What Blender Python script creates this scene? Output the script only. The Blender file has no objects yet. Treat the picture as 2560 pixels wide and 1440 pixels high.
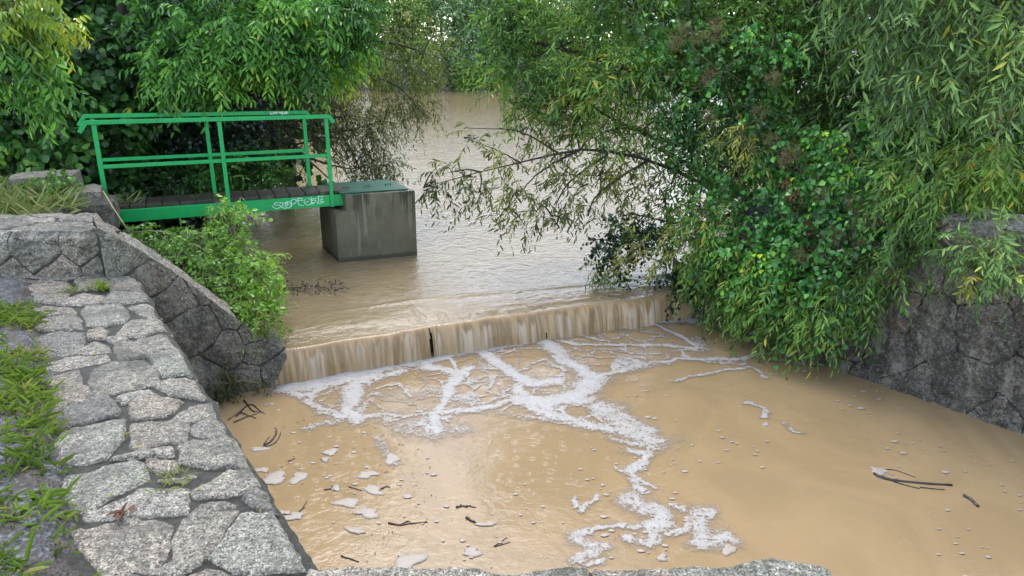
import bpy, math, random
import numpy as np
from mathutils import Vector

# ------------------------------------------------------------------ camera, sky, sun, exposure
S = bpy.context.scene
col = S.collection
F_PX, PITCH, CAM_H = 1849.0, math.radians(17.7), 2.8
cd = bpy.data.cameras.new("camera"); cam = bpy.data.objects.new("camera", cd); col.objects.link(cam)
cam.location = (0, 0, CAM_H); cam.rotation_euler = (math.pi/2 - PITCH, 0, 0)
cd.sensor_fit = 'HORIZONTAL'; cd.sensor_width = 36.0; cd.lens = 36.0*F_PX/2560.0
cd.clip_start = 0.05; cd.clip_end = 2000
S.camera = cam
SUN_EL, SUN_AZ = math.radians(58), math.radians(-18)
w = bpy.data.worlds.new("World"); S.world = w; w.use_nodes = True
wn = w.node_tree; wn.nodes.clear()
sky = wn.nodes.new('ShaderNodeTexSky'); sky.sky_type = 'NISHITA'; sky.sun_disc = False
sky.sun_elevation = SUN_EL; sky.sun_rotation = SUN_AZ; sky.air_density = 1.0; sky.dust_density = 1.2; sky.ozone_density = 1.0
hs = wn.nodes.new('ShaderNodeHueSaturation'); hs.inputs['Saturation'].default_value = 0.6
bg = wn.nodes.new('ShaderNodeBackground'); bg.inputs[1].default_value = 0.15
wo = wn.nodes.new('ShaderNodeOutputWorld')
wn.links.new(sky.outputs[0], hs.inputs['Color']); wn.links.new(hs.outputs[0], bg.inputs[0]); wn.links.new(bg.outputs[0], wo.inputs[0])
ld = bpy.data.lights.new("sun", 'SUN'); ld.energy = 0.5; ld.angle = math.radians(40); ld.color = (1, .97, .93)
sun = bpy.data.objects.new("sun", ld); col.objects.link(sun)
sun.rotation_euler = (math.pi/2 - SUN_EL, 0, math.pi - SUN_AZ)
S.view_settings.view_transform = 'Standard'; S.view_settings.look = 'None'
S.view_settings.exposure = 2.15; S.view_settings.gamma = 1.0
S.render.engine = 'CYCLES'
S.cycles.max_bounces = 6; S.cycles.diffuse_bounces = 3; S.cycles.glossy_bounces = 3; S.cycles.transmission_bounces = 4
S.cycles.transparent_max_bounces = 8; S.cycles.use_denoising = True
S.cycles.sample_clamp_indirect = 6

rng = np.random.default_rng(11)
random.seed(5)

# ------------------------------------------------------------------ geometry helpers
CP, SP = math.cos(PITCH), math.sin(PITCH)
def ray(px, py):
    x = (px-1280)/F_PX; y = (720-py)/F_PX
    return np.array([x, CP + y*SP, -SP + y*CP])
ORI = np.array([0, 0, CAM_H])
def at_z(px, py, z):
    d = ray(px, py); return ORI + d*((z-CAM_H)/d[2])
def at_y(px, py, Y):
    d = ray(px, py); return ORI + d*(Y/d[1])
def on_plane(px, py, a, c):
    n = np.array([c[1]-a[1], -(c[0]-a[0]), 0.0]); d = ray(px, py)
    a3 = np.array([a[0], a[1], 0.0]); o = ORI*np.array([1, 1, 0]); t = ((a3-o)@n)/(d@n)
    return ORI + t*d
def nrm(v):
    v = np.asarray(v, float); return v/np.maximum(np.linalg.norm(v, axis=-1, keepdims=True), 1e-9)

def hash2(ix, iy, seed):
    h = (ix.astype(np.int64)*374761393 + iy.astype(np.int64)*668265263 + seed*1442695041) & 0xFFFFFFFF
    h = ((h ^ (h >> 13))*1274126177) & 0xFFFFFFFF
    return ((h ^ (h >> 16)) & 0xFFFFFF)/float(0xFFFFFF)
def vnoise(x, y, seed=0):
    x = np.asarray(x, float); y = np.asarray(y, float)
    ix = np.floor(x); iy = np.floor(y); fx = x-ix; fy = y-iy
    fx = fx*fx*(3-2*fx); fy = fy*fy*(3-2*fy)
    a = hash2(ix, iy, seed); b = hash2(ix+1, iy, seed); c = hash2(ix, iy+1, seed); d = hash2(ix+1, iy+1, seed)
    return (a*(1-fx)+b*fx)*(1-fy) + (c*(1-fx)+d*fx)*fy
def fbm(x, y, seed=0, o=4):
    s = 0; a = .5
    for k in range(o):
        s = s + a*vnoise(x, y, seed+k*17); x = x*2.03; y = y*2.03; a *= .5
    return s
def sstep(a, b, x):
    t = np.clip((x-a)/(b-a), 0, 1); return t*t*(3-2*t)
def seg_dist(X, Y, pts):
    D = np.full(X.shape, 1e9)
    for (x0, y0), (x1, y1) in zip(pts[:-1], pts[1:]):
        dx, dy = x1-x0, y1-y0; L = dx*dx+dy*dy+1e-12
        t = np.clip(((X-x0)*dx+(Y-y0)*dy)/L, 0, 1)
        D = np.minimum(D, np.hypot(X-x0-t*dx, Y-y0-t*dy))
    return D
def poly_sd(X, Y, poly):
    """signed distance to a polygon, positive inside"""
    pts = list(poly)+[poly[0]]
    D = seg_dist(X, Y, pts); ins = np.zeros(X.shape, bool)
    for (x0, y0), (x1, y1) in zip(pts[:-1], pts[1:]):
        if y0 == y1: continue
        c = ((y0 > Y) != (y1 > Y)) & (X < (x1-x0)*(Y-y0)/(y1-y0)+x0)
        ins ^= c
    return np.where(ins, D, -D)

# ------------------------------------------------------------------ object helpers
def link(o, parent=None):
    col.objects.link(o)
    if parent is not None: o.parent = parent
    return o
def tag(o, label=None, cat=None, group=None, kind=None):
    if label: o['label'] = label
    if cat: o['category'] = cat
    if group: o['group'] = group
    if kind: o['kind'] = kind
    return o
def thing(name, label, cat, loc=(0, 0, 0), group=None):
    o = bpy.data.objects.new(name, None); o.empty_display_size = .2; o.location = [float(v) for v in loc]
    link(o); return tag(o, label, cat, group)
def mesh_np(name, V, faces, mat, parent=None, smooth=False, fattr=None, vattr=None):
    """faces: list of integer arrays (n,k). Vertices are world coordinates; the object is put at its parent's frame."""
    V = np.asarray(V, np.float32).reshape(-1, 3)
    if parent is not None:
        V = V - np.array(parent_origin(parent), np.float32)
    me = bpy.data.meshes.new(name)
    faces = [np.asarray(f, np.int32) for f in faces if len(f)]
    nl = sum(f.size for f in faces); nf = sum(len(f) for f in faces)
    me.vertices.add(len(V)); me.vertices.foreach_set('co', V.ravel())
    me.loops.add(nl); me.loops.foreach_set('vertex_index', np.concatenate([f.ravel() for f in faces]))
    me.polygons.add(nf)
    tot = np.concatenate([np.full(len(f), f.shape[1], np.int32) for f in faces])
    st = np.concatenate([[0], np.cumsum(tot)[:-1]]).astype(np.int32)
    me.polygons.foreach_set('loop_start', st)
    me.polygons.foreach_set('use_smooth', np.full(nf, smooth, bool))
    for k, a in (fattr or {}).items():
        at = me.attributes.new(k, 'FLOAT', 'FACE'); at.data.foreach_set('value', np.asarray(a, np.float32))
    for k, a in (vattr or {}).items():
        at = me.attributes.new(k, 'FLOAT', 'POINT'); at.data.foreach_set('value', np.asarray(a, np.float32))
    me.update(calc_edges=True)
    if mat is not None: me.materials.append(mat)
    o = bpy.data.objects.new(name, me)
    return link(o, parent)
def parent_origin(p):
    v = Vector((0, 0, 0))
    while p is not None:
        v = v + p.location; p = p.parent
    return v
def grid_faces(nu, nv):
    i = np.arange(nu-1)[:, None]*nv + np.arange(nv-1)[None, :]
    return np.stack([i, i+nv, i+nv+1, i+1], -1).reshape(-1, 4)

class MB:
    def __init__(s): s.v = []; s.f3 = []; s.f4 = []; s.n = 0
    def add(s, V, f4=None, f3=None):
        V = np.asarray(V, float).reshape(-1, 3); s.v.append(V)
        if f4 is not None and len(f4): s.f4.append(np.asarray(f4)+s.n)
        if f3 is not None and len(f3): s.f3.append(np.asarray(f3)+s.n)
        s.n += len(V)
    def prism(s, poly, z0, z1, bottom=True):
        n = len(poly); V = [(x, y, z0) for x, y in poly]+[(x, y, z1) for x, y in poly]
        f4 = [(i, (i+1) % n, n+(i+1) % n, n+i) for i in range(n)]
        if n == 4:
            f4.append((4, 5, 6, 7))
            if bottom: f4.append((3, 2, 1, 0))
            s.add(V, f4)
    def beam(s, p0, p1, wd, ht, up=(0, 0, 1)):
        """a box from p0 to p1, wd across, ht along up"""
        p0 = np.array(p0, float); p1 = np.array(p1, float); d = nrm(p1-p0)
        a = nrm(np.cross(d, up)); b = np.cross(a, d)
        c = [(-1, -1), (1, -1), (1, 1), (-1, 1)]; bv = min(wd, ht)*.08
        V = [p0+a*wd/2*i+b*ht/2*j for i, j in c]+[p1+a*wd/2*i+b*ht/2*j for i, j in c]
        s.add(V, [(0, 1, 5, 4), (1, 2, 6, 5), (2, 3, 7, 6), (3, 0, 4, 7), (3, 2, 1, 0), (4, 5, 6, 7)])
    def tube(s, pts, r0, r1, sides=6, cap=True):
        pts = np.asarray(pts, float); n = len(pts)
        T = np.gradient(pts, axis=0); T = nrm(T)
        ref = np.array([0.13, .21, .97]) if abs(T[0][2]) < .9 else np.array([1., .1, .05])
        A = nrm(np.cross(T, ref)); B = np.cross(T, A)
        R = np.linspace(r0, r1, n) if np.isscalar(r0) else np.asarray(r0)
        th = np.arange(sides)*2*math.pi/sides
        V = pts[:, None]+R[:, None, None]*(np.cos(th)[None, :, None]*A[:, None]+np.sin(th)[None, :, None]*B[:, None])
        f = []
        for i in range(n-1):
            for j in range(sides):
                k = (j+1) % sides; f.append((i*sides+j, i*sides+k, (i+1)*sides+k, (i+1)*sides+j))
        f3 = []
        V = V.reshape(-1, 3)
        if cap:
            V = np.vstack([V, pts[0], pts[-1]]); a = n*sides
            for j in range(sides):
                k = (j+1) % sides; f3.append((a, k, j)); f3.append((a+1, (n-1)*sides+j, (n-1)*sides+k))
        s.add(V, f, f3)
    def build(s, name, mat, parent=None, smooth=False, bevel=0):
        fs = []
        if s.f4: fs.append(np.vstack(s.f4))
        if s.f3: fs.append(np.vstack(s.f3))
        o = mesh_np(name, np.vstack(s.v), fs, mat, parent, smooth)
        if bevel:
            m = o.modifiers.new('edge', 'BEVEL'); m.width = bevel; m.segments = 2; m.limit_method = 'ANGLE'
        return o

def curve_pts(pts, n=24):
    """Catmull-Rom through points"""
    P = np.asarray(pts, float); P = np.vstack([2*P[0]-P[1], P, 2*P[-1]-P[-2]])
    out = []; m = len(P)-3
    for i in range(m):
        k = max(2, n//m); t = np.linspace(0, 1, k, endpoint=(i == m-1))[:, None]
        a, b, c, d = P[i:i+4]
        out.append(.5*((2*b)+(-a+c)*t+(2*a-5*b+4*c-d)*t**2+(-a+3*b-3*c+d)*t**3))
    return np.vstack(out)

# ------------------------------------------------------------------ materials
def new_mat(name):
    m = bpy.data.materials.new(name); m.use_nodes = True; nt = m.node_tree; nt.nodes.clear()
    out = nt.nodes.new('ShaderNodeOutputMaterial')
    return m, nt, out
class N:
    def __init__(s, nt): s.nt = nt
    def n(s, t, **k):
        x = s.nt.nodes.new(t)
        for a, b in k.items():
            if a in x.inputs.keys(): pass
            setattr(x, a, b)
        return x
    def l(s, a, b): s.nt.links.new(a, b)
    def val(s, sock, v):
        if hasattr(v, 'is_output') or hasattr(v, 'links'): s.l(v, sock)
        else: sock.default_value = v
    def math(s, op, a, b=0.0, c=None, clamp=False):
        x = s.n('ShaderNodeMath', operation=op, use_clamp=clamp); s.val(x.inputs[0], a); s.val(x.inputs[1], b)
        if c is not None: s.val(x.inputs[2], c)
        return x.outputs[0]
    def noise(s, scale, vec=None, detail=3, rough=.55, dist=0.0):
        x = s.n('ShaderNodeTexNoise'); x.inputs['Scale'].default_value = scale; x.inputs['Detail'].default_value = detail
        x.inputs['Roughness'].default_value = rough; x.inputs['Distortion'].default_value = dist
        if vec is not None: s.l(vec, x.inputs['Vector'])
        return x.outputs['Fac']
    def ramp(s, fac, stops, interp='LINEAR'):
        x = s.n('ShaderNodeValToRGB'); x.color_ramp.interpolation = interp
        e = x.color_ramp.elements
        while len(e) > len(stops): e.remove(e[-1])
        while len(e) < len(stops): e.new(.5)
        for i, (p, c) in enumerate(stops):
            e[i].position = p; e[i].color = tuple(c)+(1,) if len(c) == 3 else c
        s.val(x.inputs[0], fac); return x.outputs[0]
    def mix(s, fac, a, b, mode='MIX'):
        x = s.n('ShaderNodeMix', data_type='RGBA', blend_type=mode)
        s.val(x.inputs[0], fac)
        for k, v in ((6, a), (7, b)):
            if isinstance(v, tuple): x.inputs[k].default_value = v+(1,) if len(v) == 3 else v
            else: s.l(v, x.inputs[k])
        return x.outputs[2]
    def mapr(s, v, a, b, c=0.0, d=1.0, smooth=True):
        x = s.n('ShaderNodeMapRange'); x.interpolation_type = 'SMOOTHSTEP' if smooth else 'LINEAR'
        s.val(x.inputs[0], v)
        for i, q in enumerate((a, b, c, d)): x.inputs[i+1].default_value = q
        return x.outputs[0]
    def attr(s, name): 
        x = s.n('ShaderNodeAttribute'); x.attribute_name = name; return x.outputs['Fac']
    def pos(s): return s.n('ShaderNodeNewGeometry').outputs['Position']
    def scalevec(s, v, sc):
        x = s.n('ShaderNodeMapping'); x.inputs['Scale'].default_value = sc; s.l(v, x.inputs['Vector']); return x.outputs[0]
    def bump(s, h, strength=.5, dist=.01, normal=None):
        x = s.n('ShaderNodeBump'); x.inputs['Strength'].default_value = strength; x.inputs['Distance'].default_value = dist
        s.l(h, x.inputs['Height'])
        if normal is not None: s.l(normal, x.inputs['Normal'])
        return x.outputs[0]
    def principled(s, color, rough=.5, spec=.5, normal=None, metal=0.0, ior=None):
        x = s.n('ShaderNodeBsdfPrincipled')
        if isinstance(color, tuple): x.inputs['Base Color'].default_value = color+(1,)
        else: s.l(color, x.inputs['Base Color'])
        s.val(x.inputs['Roughness'], rough); s.val(x.inputs['Specular IOR Level'], spec); s.val(x.inputs['Metallic'], metal)
        if ior: x.inputs['IOR'].default_value = ior
        if normal is not None: s.l(normal, x.inputs['Normal'])
        return x.outputs[0]

def leaf_mat(name, stops, rough=.38, trans=.3, spec=.5):
    trans = trans*.7; spec = spec*.8
    m, nt, out = new_mat(name); g = N(nt)
    c = g.ramp(g.attr('tint'), stops)
    p = g.principled(c, rough, spec)
    t = g.n('ShaderNodeBsdfTranslucent'); g.l(g.mix(1.0, c, (1.45, 1.5, .5), 'MULTIPLY'), t.inputs[0])
    x = g.n('ShaderNodeMixShader'); x.inputs[0].default_value = trans
    g.l(p, x.inputs[1]); g.l(t.outputs[0], x.inputs[2]); g.l(x.outputs[0], out.inputs[0])
    return m
def bark_mat(name, a, b, sc=18):
    m, nt, out = new_mat(name); g = N(nt)
    v = g.scalevec(g.pos(), (1, 1, .25)); n = g.noise(sc, v, 5, .65)
    g.l(g.principled(g.ramp(n, [(.3, a), (.7, b)]), .75, .3, g.bump(n, .8, .02)), out.inputs[0]); return m
def plain_mat(name, c, rough=.5, var=.25, sc=30, bump=.1, spec=.5, dist=.004):
    m, nt, out = new_mat(name); g = N(nt)
    n = g.noise(sc, g.pos(), 4, .6)
    d = tuple(x*(1-var) for x in c); e = tuple(min(1, x*(1+var)) for x in c)
    g.l(g.principled(g.ramp(n, [(.3, d), (.7, e)]), rough, spec, g.bump(n, bump, dist)), out.inputs[0]); return m

def granite_mat(name, lo, mid, hi, mortar, lichen=.35, dark=0.0, rough=.55):
    m, nt, out = new_mat(name); g = N(nt); P = g.pos()
    big = g.noise(2.2, P, 4, .6); med = g.noise(14, P, 4, .6)
    s1 = g.noise(130, P, 3, .75); s2 = g.noise(62, P, 4, .7)
    sp = g.math('ADD', g.math('MULTIPLY', s1, .6), g.math('MULTIPLY', s2, .4))
    c = g.ramp(sp, [(.40, lo), (.48, mid), (.55, hi), (.62, tuple(min(1, x*1.5) for x in hi))])
    tone = g.attr('tone')
    c = g.mix(1.0, c, g.ramp(tone, [(0, (.58, .59, .60)), (.2, (.95, .92, .86)), (.4, (.7, .69, .65)), (.6, (1.0, .90, .83)), (.8, (1.06, 1.06, 1.04)), (1, (.80, .87, .80))]), 'MULTIPLY')
    fc = g.noise(27, P, 5, .82, .3)
    c = g.mix(1.0, c, g.ramp(fc, [(.34, (.34, .34, .335)), (.46, (.8, .8, .79)), (.54, (1.08, 1.08, 1.07)), (.64, (1.55, 1.55, 1.52))]), 'MULTIPLY')  # light and shade of rough facets painted into the colour
    c = g.mix(g.math('MULTIPLY', g.mapr(med, .5, .72), lichen), c, (.105, .11, .055))
    c = g.mix(g.math('MULTIPLY', g.mapr(big, .50, .68), .62), c, (.045, .045, .034))
    gr = g.noise(7, P, 6, .75); c = g.mix(g.math('MULTIPLY', g.mapr(gr, .52, .68), .5), c, (.06, .058, .045))
    c = g.mix(g.math('MULTIPLY', g.mapr(g.noise(16, P, 2, .5), .71, .74), .8), c, (.30, .25, .03))
    if dark:
        v = g.scalevec(P, (3.0, 3.0, .5)); st = g.noise(1.6, v, 5, .65)
        c = g.mix(g.math('MULTIPLY', g.mapr(st, .4, .6), dark), c, (.014, .0135, .012))
        wh = g.noise(5.5, g.scalevec(P, (1, 1, .45)), 6, .78)
        c = g.mix(g.math('MULTIPLY', g.mapr(wh, .53, .62), .7), c, (.25, .235, .185))
        fl = g.noise(30, P, 4, .85); c = g.mix(g.math('MULTIPLY', g.mapr(fl, .54, .62), .6), c, (.30, .295, .27))
    stone = g.attr('stone')
    mc = g.mix(g.mapr(g.noise(30, P, 4, .7), .35, .65), mortar, tuple(x*.45 for x in mortar))
    edge = g.math('ADD', stone, g.math('MULTIPLY', g.math('SUBTRACT', s2, .5), .6))
    c = g.mix(g.mapr(edge, .2, .5), mc, c)
    h = g.math('ADD', g.math('ADD', g.math('MULTIPLY', sp, .7), g.math('MULTIPLY', med, .8)), g.math('MULTIPLY', fc, 1.1))
    g.l(g.principled(c, g.mapr(big, .3, .7, rough+.1, rough-.2), .5, g.bump(h, 1.0, .018)), out.inputs[0])
    return m

M = {}
M['stone_light'] = granite_mat('pale granite', (0.02926, 0.02735, 0.02297), (0.1795, 0.1641, 0.1335), (0.4123, 0.3791, 0.3172), (.040, .038, .024))
M['stone_dark'] = granite_mat('wet dark granite', (0.01969, 0.0184, 0.01518), (0.1291, 0.1162, 0.0931), (0.3199, 0.2875, 0.2277), (.014, .0135, .012), .25, .62, .5)
M['stone_wing'] = granite_mat('damp grey granite', (0.03496, 0.03267, 0.02745), (0.1828, 0.1663, 0.1346), (0.4131, 0.3787, 0.307), (.07, .065, .05), .35, .4, .5)
M['stone_mid'] = granite_mat('weathered granite', (0.04702, 0.04394, 0.03718), (0.2261, 0.2062, 0.1666), (0.5425, 0.4986, 0.4089), (.085, .08, .063), .4, .3, .55)

def water_mat(name, base, fine=1.0, rings=0.0, stream=None):
    m, nt, out = new_mat(name); g = N(nt); P = g.pos()
    a = g.noise(9, g.scalevec(P, (1, 1.25, 1)), 4, .6, .4); b = g.noise(34, P, 2, .5); c = g.noise(1.3, P, 2)
    h = g.math('ADD', g.math('ADD', g.math('MULTIPLY', a, .9), g.math('MULTIPLY', b, .22)), g.math('MULTIPLY', g.noise(2.6, P, 3, .5, 1.6), 1.2))
    nb = g.bump(h, .35*fine, .035)
    if rings:
        for sc, fr in ((5.1, 70.0), (8.3, 55.0)):
            v = g.n('ShaderNodeTexVoronoi'); v.voronoi_dimensions = '2D'; v.inputs['Scale'].default_value = sc
            mp = g.n('ShaderNodeMapping'); mp.inputs['Location'].default_value = (sc*.7, sc*1.3, 0); g.l(P, mp.inputs[0]); g.l(mp.outputs[0], v.inputs['Vector'])
            d = v.outputs['Distance']; sx = g.n('ShaderNodeSeparateColor'); g.l(v.outputs['Color'], sx.inputs[0])
            rad = g.math('MULTIPLY_ADD', sx.outputs[0], .32, .04)
            env = g.math('MULTIPLY', g.mapr(g.math('SUBTRACT', d, rad), 0.0, .07, 1.0, 0.0), g.mapr(g.math('SUBTRACT', d, rad), -.22, -.02, 0.0, 1.0))
            env = g.math('MULTIPLY', env, g.mapr(sx.outputs[1], .35, .6))
            nb = g.bump(g.math('MULTIPLY', g.math('SINE', g.math('MULTIPLY', d, fr)), env), rings, .004, nb)
    sw = g.noise(.9, g.scalevec(P, (1, .7, 1)), 5, .6, 2.2); fk = g.noise(26, P, 3, .7)
    bc = g.mix(g.mapr(sw, .34, .66), tuple(x*.92 for x in base), tuple(min(1, x*1.05) for x in base))
    bc = g.mix(g.math('MULTIPLY', g.mapr(fk, .64, .72), .25), bc, (.40, .32, .22))
    g.l(g.principled(bc, .06, .5, nb, ior=1.33), out.inputs[0]); return m
MUD = (.272, .190, .100)
M['pool'] = water_mat('muddy pool water', MUD, .40, .16)
M['pond'] = water_mat('rippled muddy pond water', (.215, .158, .086), 1.4, 0)
def fall_mat():
    m, nt, out = new_mat('falling muddy water'); g = N(nt)
    u = g.attr('along'); q = g.attr('drop')
    def line(sc, k, det=2, off=0.0):
        cv = g.n('ShaderNodeCombineXYZ'); g.l(u, cv.inputs[0]); g.l(g.math('MULTIPLY_ADD', q, k, off), cv.inputs[1]); return g.noise(sc, cv.outputs[0], det, .55)
    lobes = line(4.2, .03, 3); fine = line(30, .03, 3, 3.0); start = line(7, .0, 2, 7.0); dk = line(11, .04, 2, 12.0)
    st = g.math('MULTIPLY_ADD', start, 1.5, -.42)
    on = g.mapr(g.math('SUBTRACT', q, st), 0.0, .16)
    fade = g.mapr(q, .75, 1.05, 1.0, .55)
    str_ = g.math('MULTIPLY', g.math('MULTIPLY', on, fade), g.mapr(g.math('ADD', g.math('MULTIPLY', lobes, .72), g.math('MULTIPLY', fine, .33)), .48, .64))
    c = g.mix(g.mapr(dk, .42, .6), (.27, .183, .092), (.42, .292, .16))
    c = g.mix(g.mapr(q, .05, .35), (.30, .208, .112), c)
    c = g.mix(g.math('MULTIPLY', str_, .8), c, (.56, .45, .33))
    c = g.mix(g.math('MULTIPLY', g.mapr(dk, .60, .66), g.math('MULTIPLY', on, .5)), c, (.24, .19, .115))
    nb = g.bump(g.math('ADD', lobes, g.math('MULTIPLY', fine, .35)), .6, .05)
    g.l(g.principled(c, .1, .5, nb, ior=1.33), out.inputs[0]); return m
M['fall'] = fall_mat()
def foam_mat(name='white foam'):
    m, nt, out = new_mat(name); g = N(nt); P = g.pos()
    d = g.attr('dens'); n1 = g.noise(55, P, 3, .75); n2 = g.noise(15, P, 5, .7, .5); n3 = g.noise(5, P, 3, .6)
    vo = g.n('ShaderNodeTexVoronoi'); vo.inputs['Scale'].default_value = 70; g.l(P, vo.inputs['Vector'])
    ve = g.n('ShaderNodeTexVoronoi'); ve.feature = 'DISTANCE_TO_EDGE'; ve.inputs['Scale'].default_value = 17
    wv = g.n('ShaderNodeVectorMath', operation='MULTIPLY_ADD'); nc = g.n('ShaderNodeTexNoise'); nc.inputs['Scale'].default_value = 9; g.l(P, nc.inputs['Vector'])
    g.l(nc.outputs['Color'], wv.inputs[0]); wv.inputs[1].default_value = (.12, .12, .12); g.l(P, wv.inputs[2]); g.l(wv.outputs[0], ve.inputs['Vector'])
    lace = g.mapr(ve.outputs['Distance'], .10, .0)
    k = g.math('ADD', d, g.math('ADD', g.math('MULTIPLY', g.math('SUBTRACT', n1, .5), .75), g.math('ADD', g.math('MULTIPLY', g.math('SUBTRACT', n2, .5), 1.15), g.math('MULTIPLY', g.math('SUBTRACT', n3, .5), .6))))
    hv = g.n('ShaderNodeTexVoronoi'); hv.inputs['Scale'].default_value = 24; g.l(wv.outputs[0], hv.inputs['Vector'])
    k = g.math('SUBTRACT', k, g.math('MULTIPLY', g.mapr(hv.outputs['Distance'], .42, .16), .26))
    k = g.math('ADD', k, g.math('MULTIPLY', g.math('MULTIPLY', lace, g.mapr(d, .08, .3)), .22))
    al = g.math('MAXIMUM', g.math('MULTIPLY', g.mapr(k, .18, .45), .34), g.mapr(k, .42, .80, 0.0, .84))
    c = g.mix(g.mapr(k, .45, 1.15), (.27, .222, .175), (.42, .405, .385))
    p = g.principled(c, .45, .4, g.bump(vo.outputs['Distance'], .5, .006, g.bump(n2, .6, .02)))
    t = g.n('ShaderNodeBsdfTransparent'); x = g.n('ShaderNodeMixShader')
    g.l(al, x.inputs[0]); g.l(t.outputs[0], x.inputs[1]); g.l(p, x.inputs[2]); g.l(x.outputs[0], out.inputs[0]); return m
M['foam'] = foam_mat()
M['raft'] = plain_mat('foam skin', (.30, .255, .21), .5, .12, 60, .6)

def paint_mat(name, c, chip=.5):
    m, nt, out = new_mat(name); g = N(nt); P = g.pos()
    n = g.noise(7, P, 5, .65); f = g.noise(60, P, 3, .6)
    cc = g.mix(g.mapr(n, .35, .7), c, tuple(x*.8 for x in c))
    cc = g.mix(g.math('MULTIPLY', g.mapr(g.noise(26, P, 6, .72), .63, .66), chip), cc, (.06, .045, .03))
    g.l(g.principled(cc, g.mapr(n, .3, .7, .28, .42), .5, g.bump(f, .12, .002)), out.inputs[0]); return m
M['green_paint'] = paint_mat('green enamel paint', (.005, .36, .088))
M['graffiti'] = plain_mat('pale paint marker', (.52, .80, .66), .5, .1)
M['graffiti_white'] = plain_mat('white paint marker', (.7, .75, .72), .5, .1)
def deck_mat():
    m, nt, out = new_mat('wet dark planks'); g = N(nt); P = g.pos()
    n = g.noise(9, g.scalevec(P, (1, 4, 1)), 5, .65)
    c = g.ramp(n, [(.3, (.016, .014, .011)), (.7, (.06, .052, .04))])
    mo = g.noise(3.5, P, 4, .7)
    c = g.mix(g.math('MULTIPLY', g.mapr(mo, .56, .66), .8), c, (.11, .12, .015))
    g.l(g.principled(c, .42, .5, g.bump(n, .5, .008)), out.inputs[0]); return m
M['deck'] = deck_mat()
def concrete_mat():
    m, nt, out = new_mat('algae stained concrete'); g = N(nt); P = g.pos()
    a = g.noise(3, P, 5, .65); b = g.noise(40, P, 4, .7); st = g.noise(9, g.scalevec(P, (1, 1, .09)), 4, .6)
    c = g.ramp(a, [(.3, (.095, .088, .053)), (.7, (.155, .143, .095))])
    sx = g.n('ShaderNodeSeparateXYZ'); g.l(P, sx.inputs[0])
    top = g.mapr(sx.outputs[2], .45, .95)
    c = g.mix(g.math('MULTIPLY', g.math('MULTIPLY', g.mapr(b, .45, .65), g.mapr(a, .4, .6)), g.math('MULTIPLY_ADD', top, .55, .15)), c, (.12, .13, .07))
    c = g.mix(g.math('MULTIPLY', g.mapr(st, .47, .55), g.math('MULTIPLY_ADD', top, .8, .08)), c, (.028, .030, .016))
    c = g.mix(g.math('MULTIPLY', g.mapr(st, .58, .64), .5), c, (.24, .235, .18))
    sp = g.noise(11, P, 5, .75)
    c = g.mix(g.math('MULTIPLY', g.mapr(sp, .66, .7), .6), c, (.30, .30, .26))
    c = g.mix(g.mapr(g.math('ADD', sx.outputs[2], g.math('MULTIPLY', a, .06)), .07, .11, .75, 0), c, (.035, .033, .022))
    g.l(g.principled(c, .6, .4, g.bump(b, .35, .006)), out.inputs[0]); return m
M['concrete'] = concrete_mat()
def plate_mat():
    m, nt, out = new_mat('green chequer plate'); g = N(nt)
    tc = g.n('ShaderNodeTexCoord').outputs['Object']
    mp = g.n('ShaderNodeMapping'); mp.inputs['Rotation'].default_value = (0, 0, math.radians(23+45)); g.l(tc, mp.inputs[0])
    sx = g.n('ShaderNodeSeparateXYZ'); g.l(mp.outputs[0], sx.inputs[0])
    k = 2*math.pi/.042
    h = g.math('MULTIPLY', g.math('SINE', g.math('MULTIPLY', sx.outputs[0], k)), g.math('SINE', g.math('MULTIPLY', sx.outputs[1], k)))
    h = g.mapr(h, .1, .6)
    n = g.noise(6, tc, 4, .6)
    c = g.mix(h, (.006, .065, .036), (.02, .19, .105)); c = g.mix(g.mapr(n, .5, .75, 0, .5), c, (.03, .06, .04))
    g.l(g.principled(c, .45, .3, g.bump(h, .8, .006)), out.inputs[0]); return m
M['plate'] = plate_mat()
M['bark'] = bark_mat('dark wet bark', (.012, .010, .008), (.06, .05, .04))
M['bark_grey'] = bark_mat('grey willow bark', (.05, .045, .035), (.16, .14, .11))
M['twig'] = plain_mat('olive twigs', (.13, .12, .05), .55)
M['deadwood'] = plain_mat('black soaked wood', (.022, .018, .016), .3, .4, 60, .5)
M['deadwood_pale'] = plain_mat('pale dead stems', (.25, .16, .10), .5, .3, 60, .3)
M['straw'] = plain_mat('dry straw', (.42, .30, .13), .6)
M['pipe'] = plain_mat('grey plastic pipe', (.10, .10, .10), .5)
def ground_mat():
    m, nt, out = new_mat('gravelly soil'); g = N(nt); P = g.pos()
    v = g.n('ShaderNodeTexVoronoi'); v.inputs['Scale'].default_value = 62; g.l(P, v.inputs['Vector'])
    sx = g.n('ShaderNodeSeparateColor'); g.l(v.outputs['Color'], sx.inputs[0])
    c = g.ramp(sx.outputs[0], [(0, (.02, .02, .021)), (.6, (.055, .055, .06)), (1, (.14, .14, .15))])
    n = g.noise(5, P, 4, .65)
    c = g.mix(g.mapr(n, .45, .6, 0, .85), c, (.035, .026, .016))
    g.l(g.principled(c, .6, .4, g.bump(v.outputs['Distance'], .9, .012)), out.inputs[0]); return m
M['ground'] = ground_mat()

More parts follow.
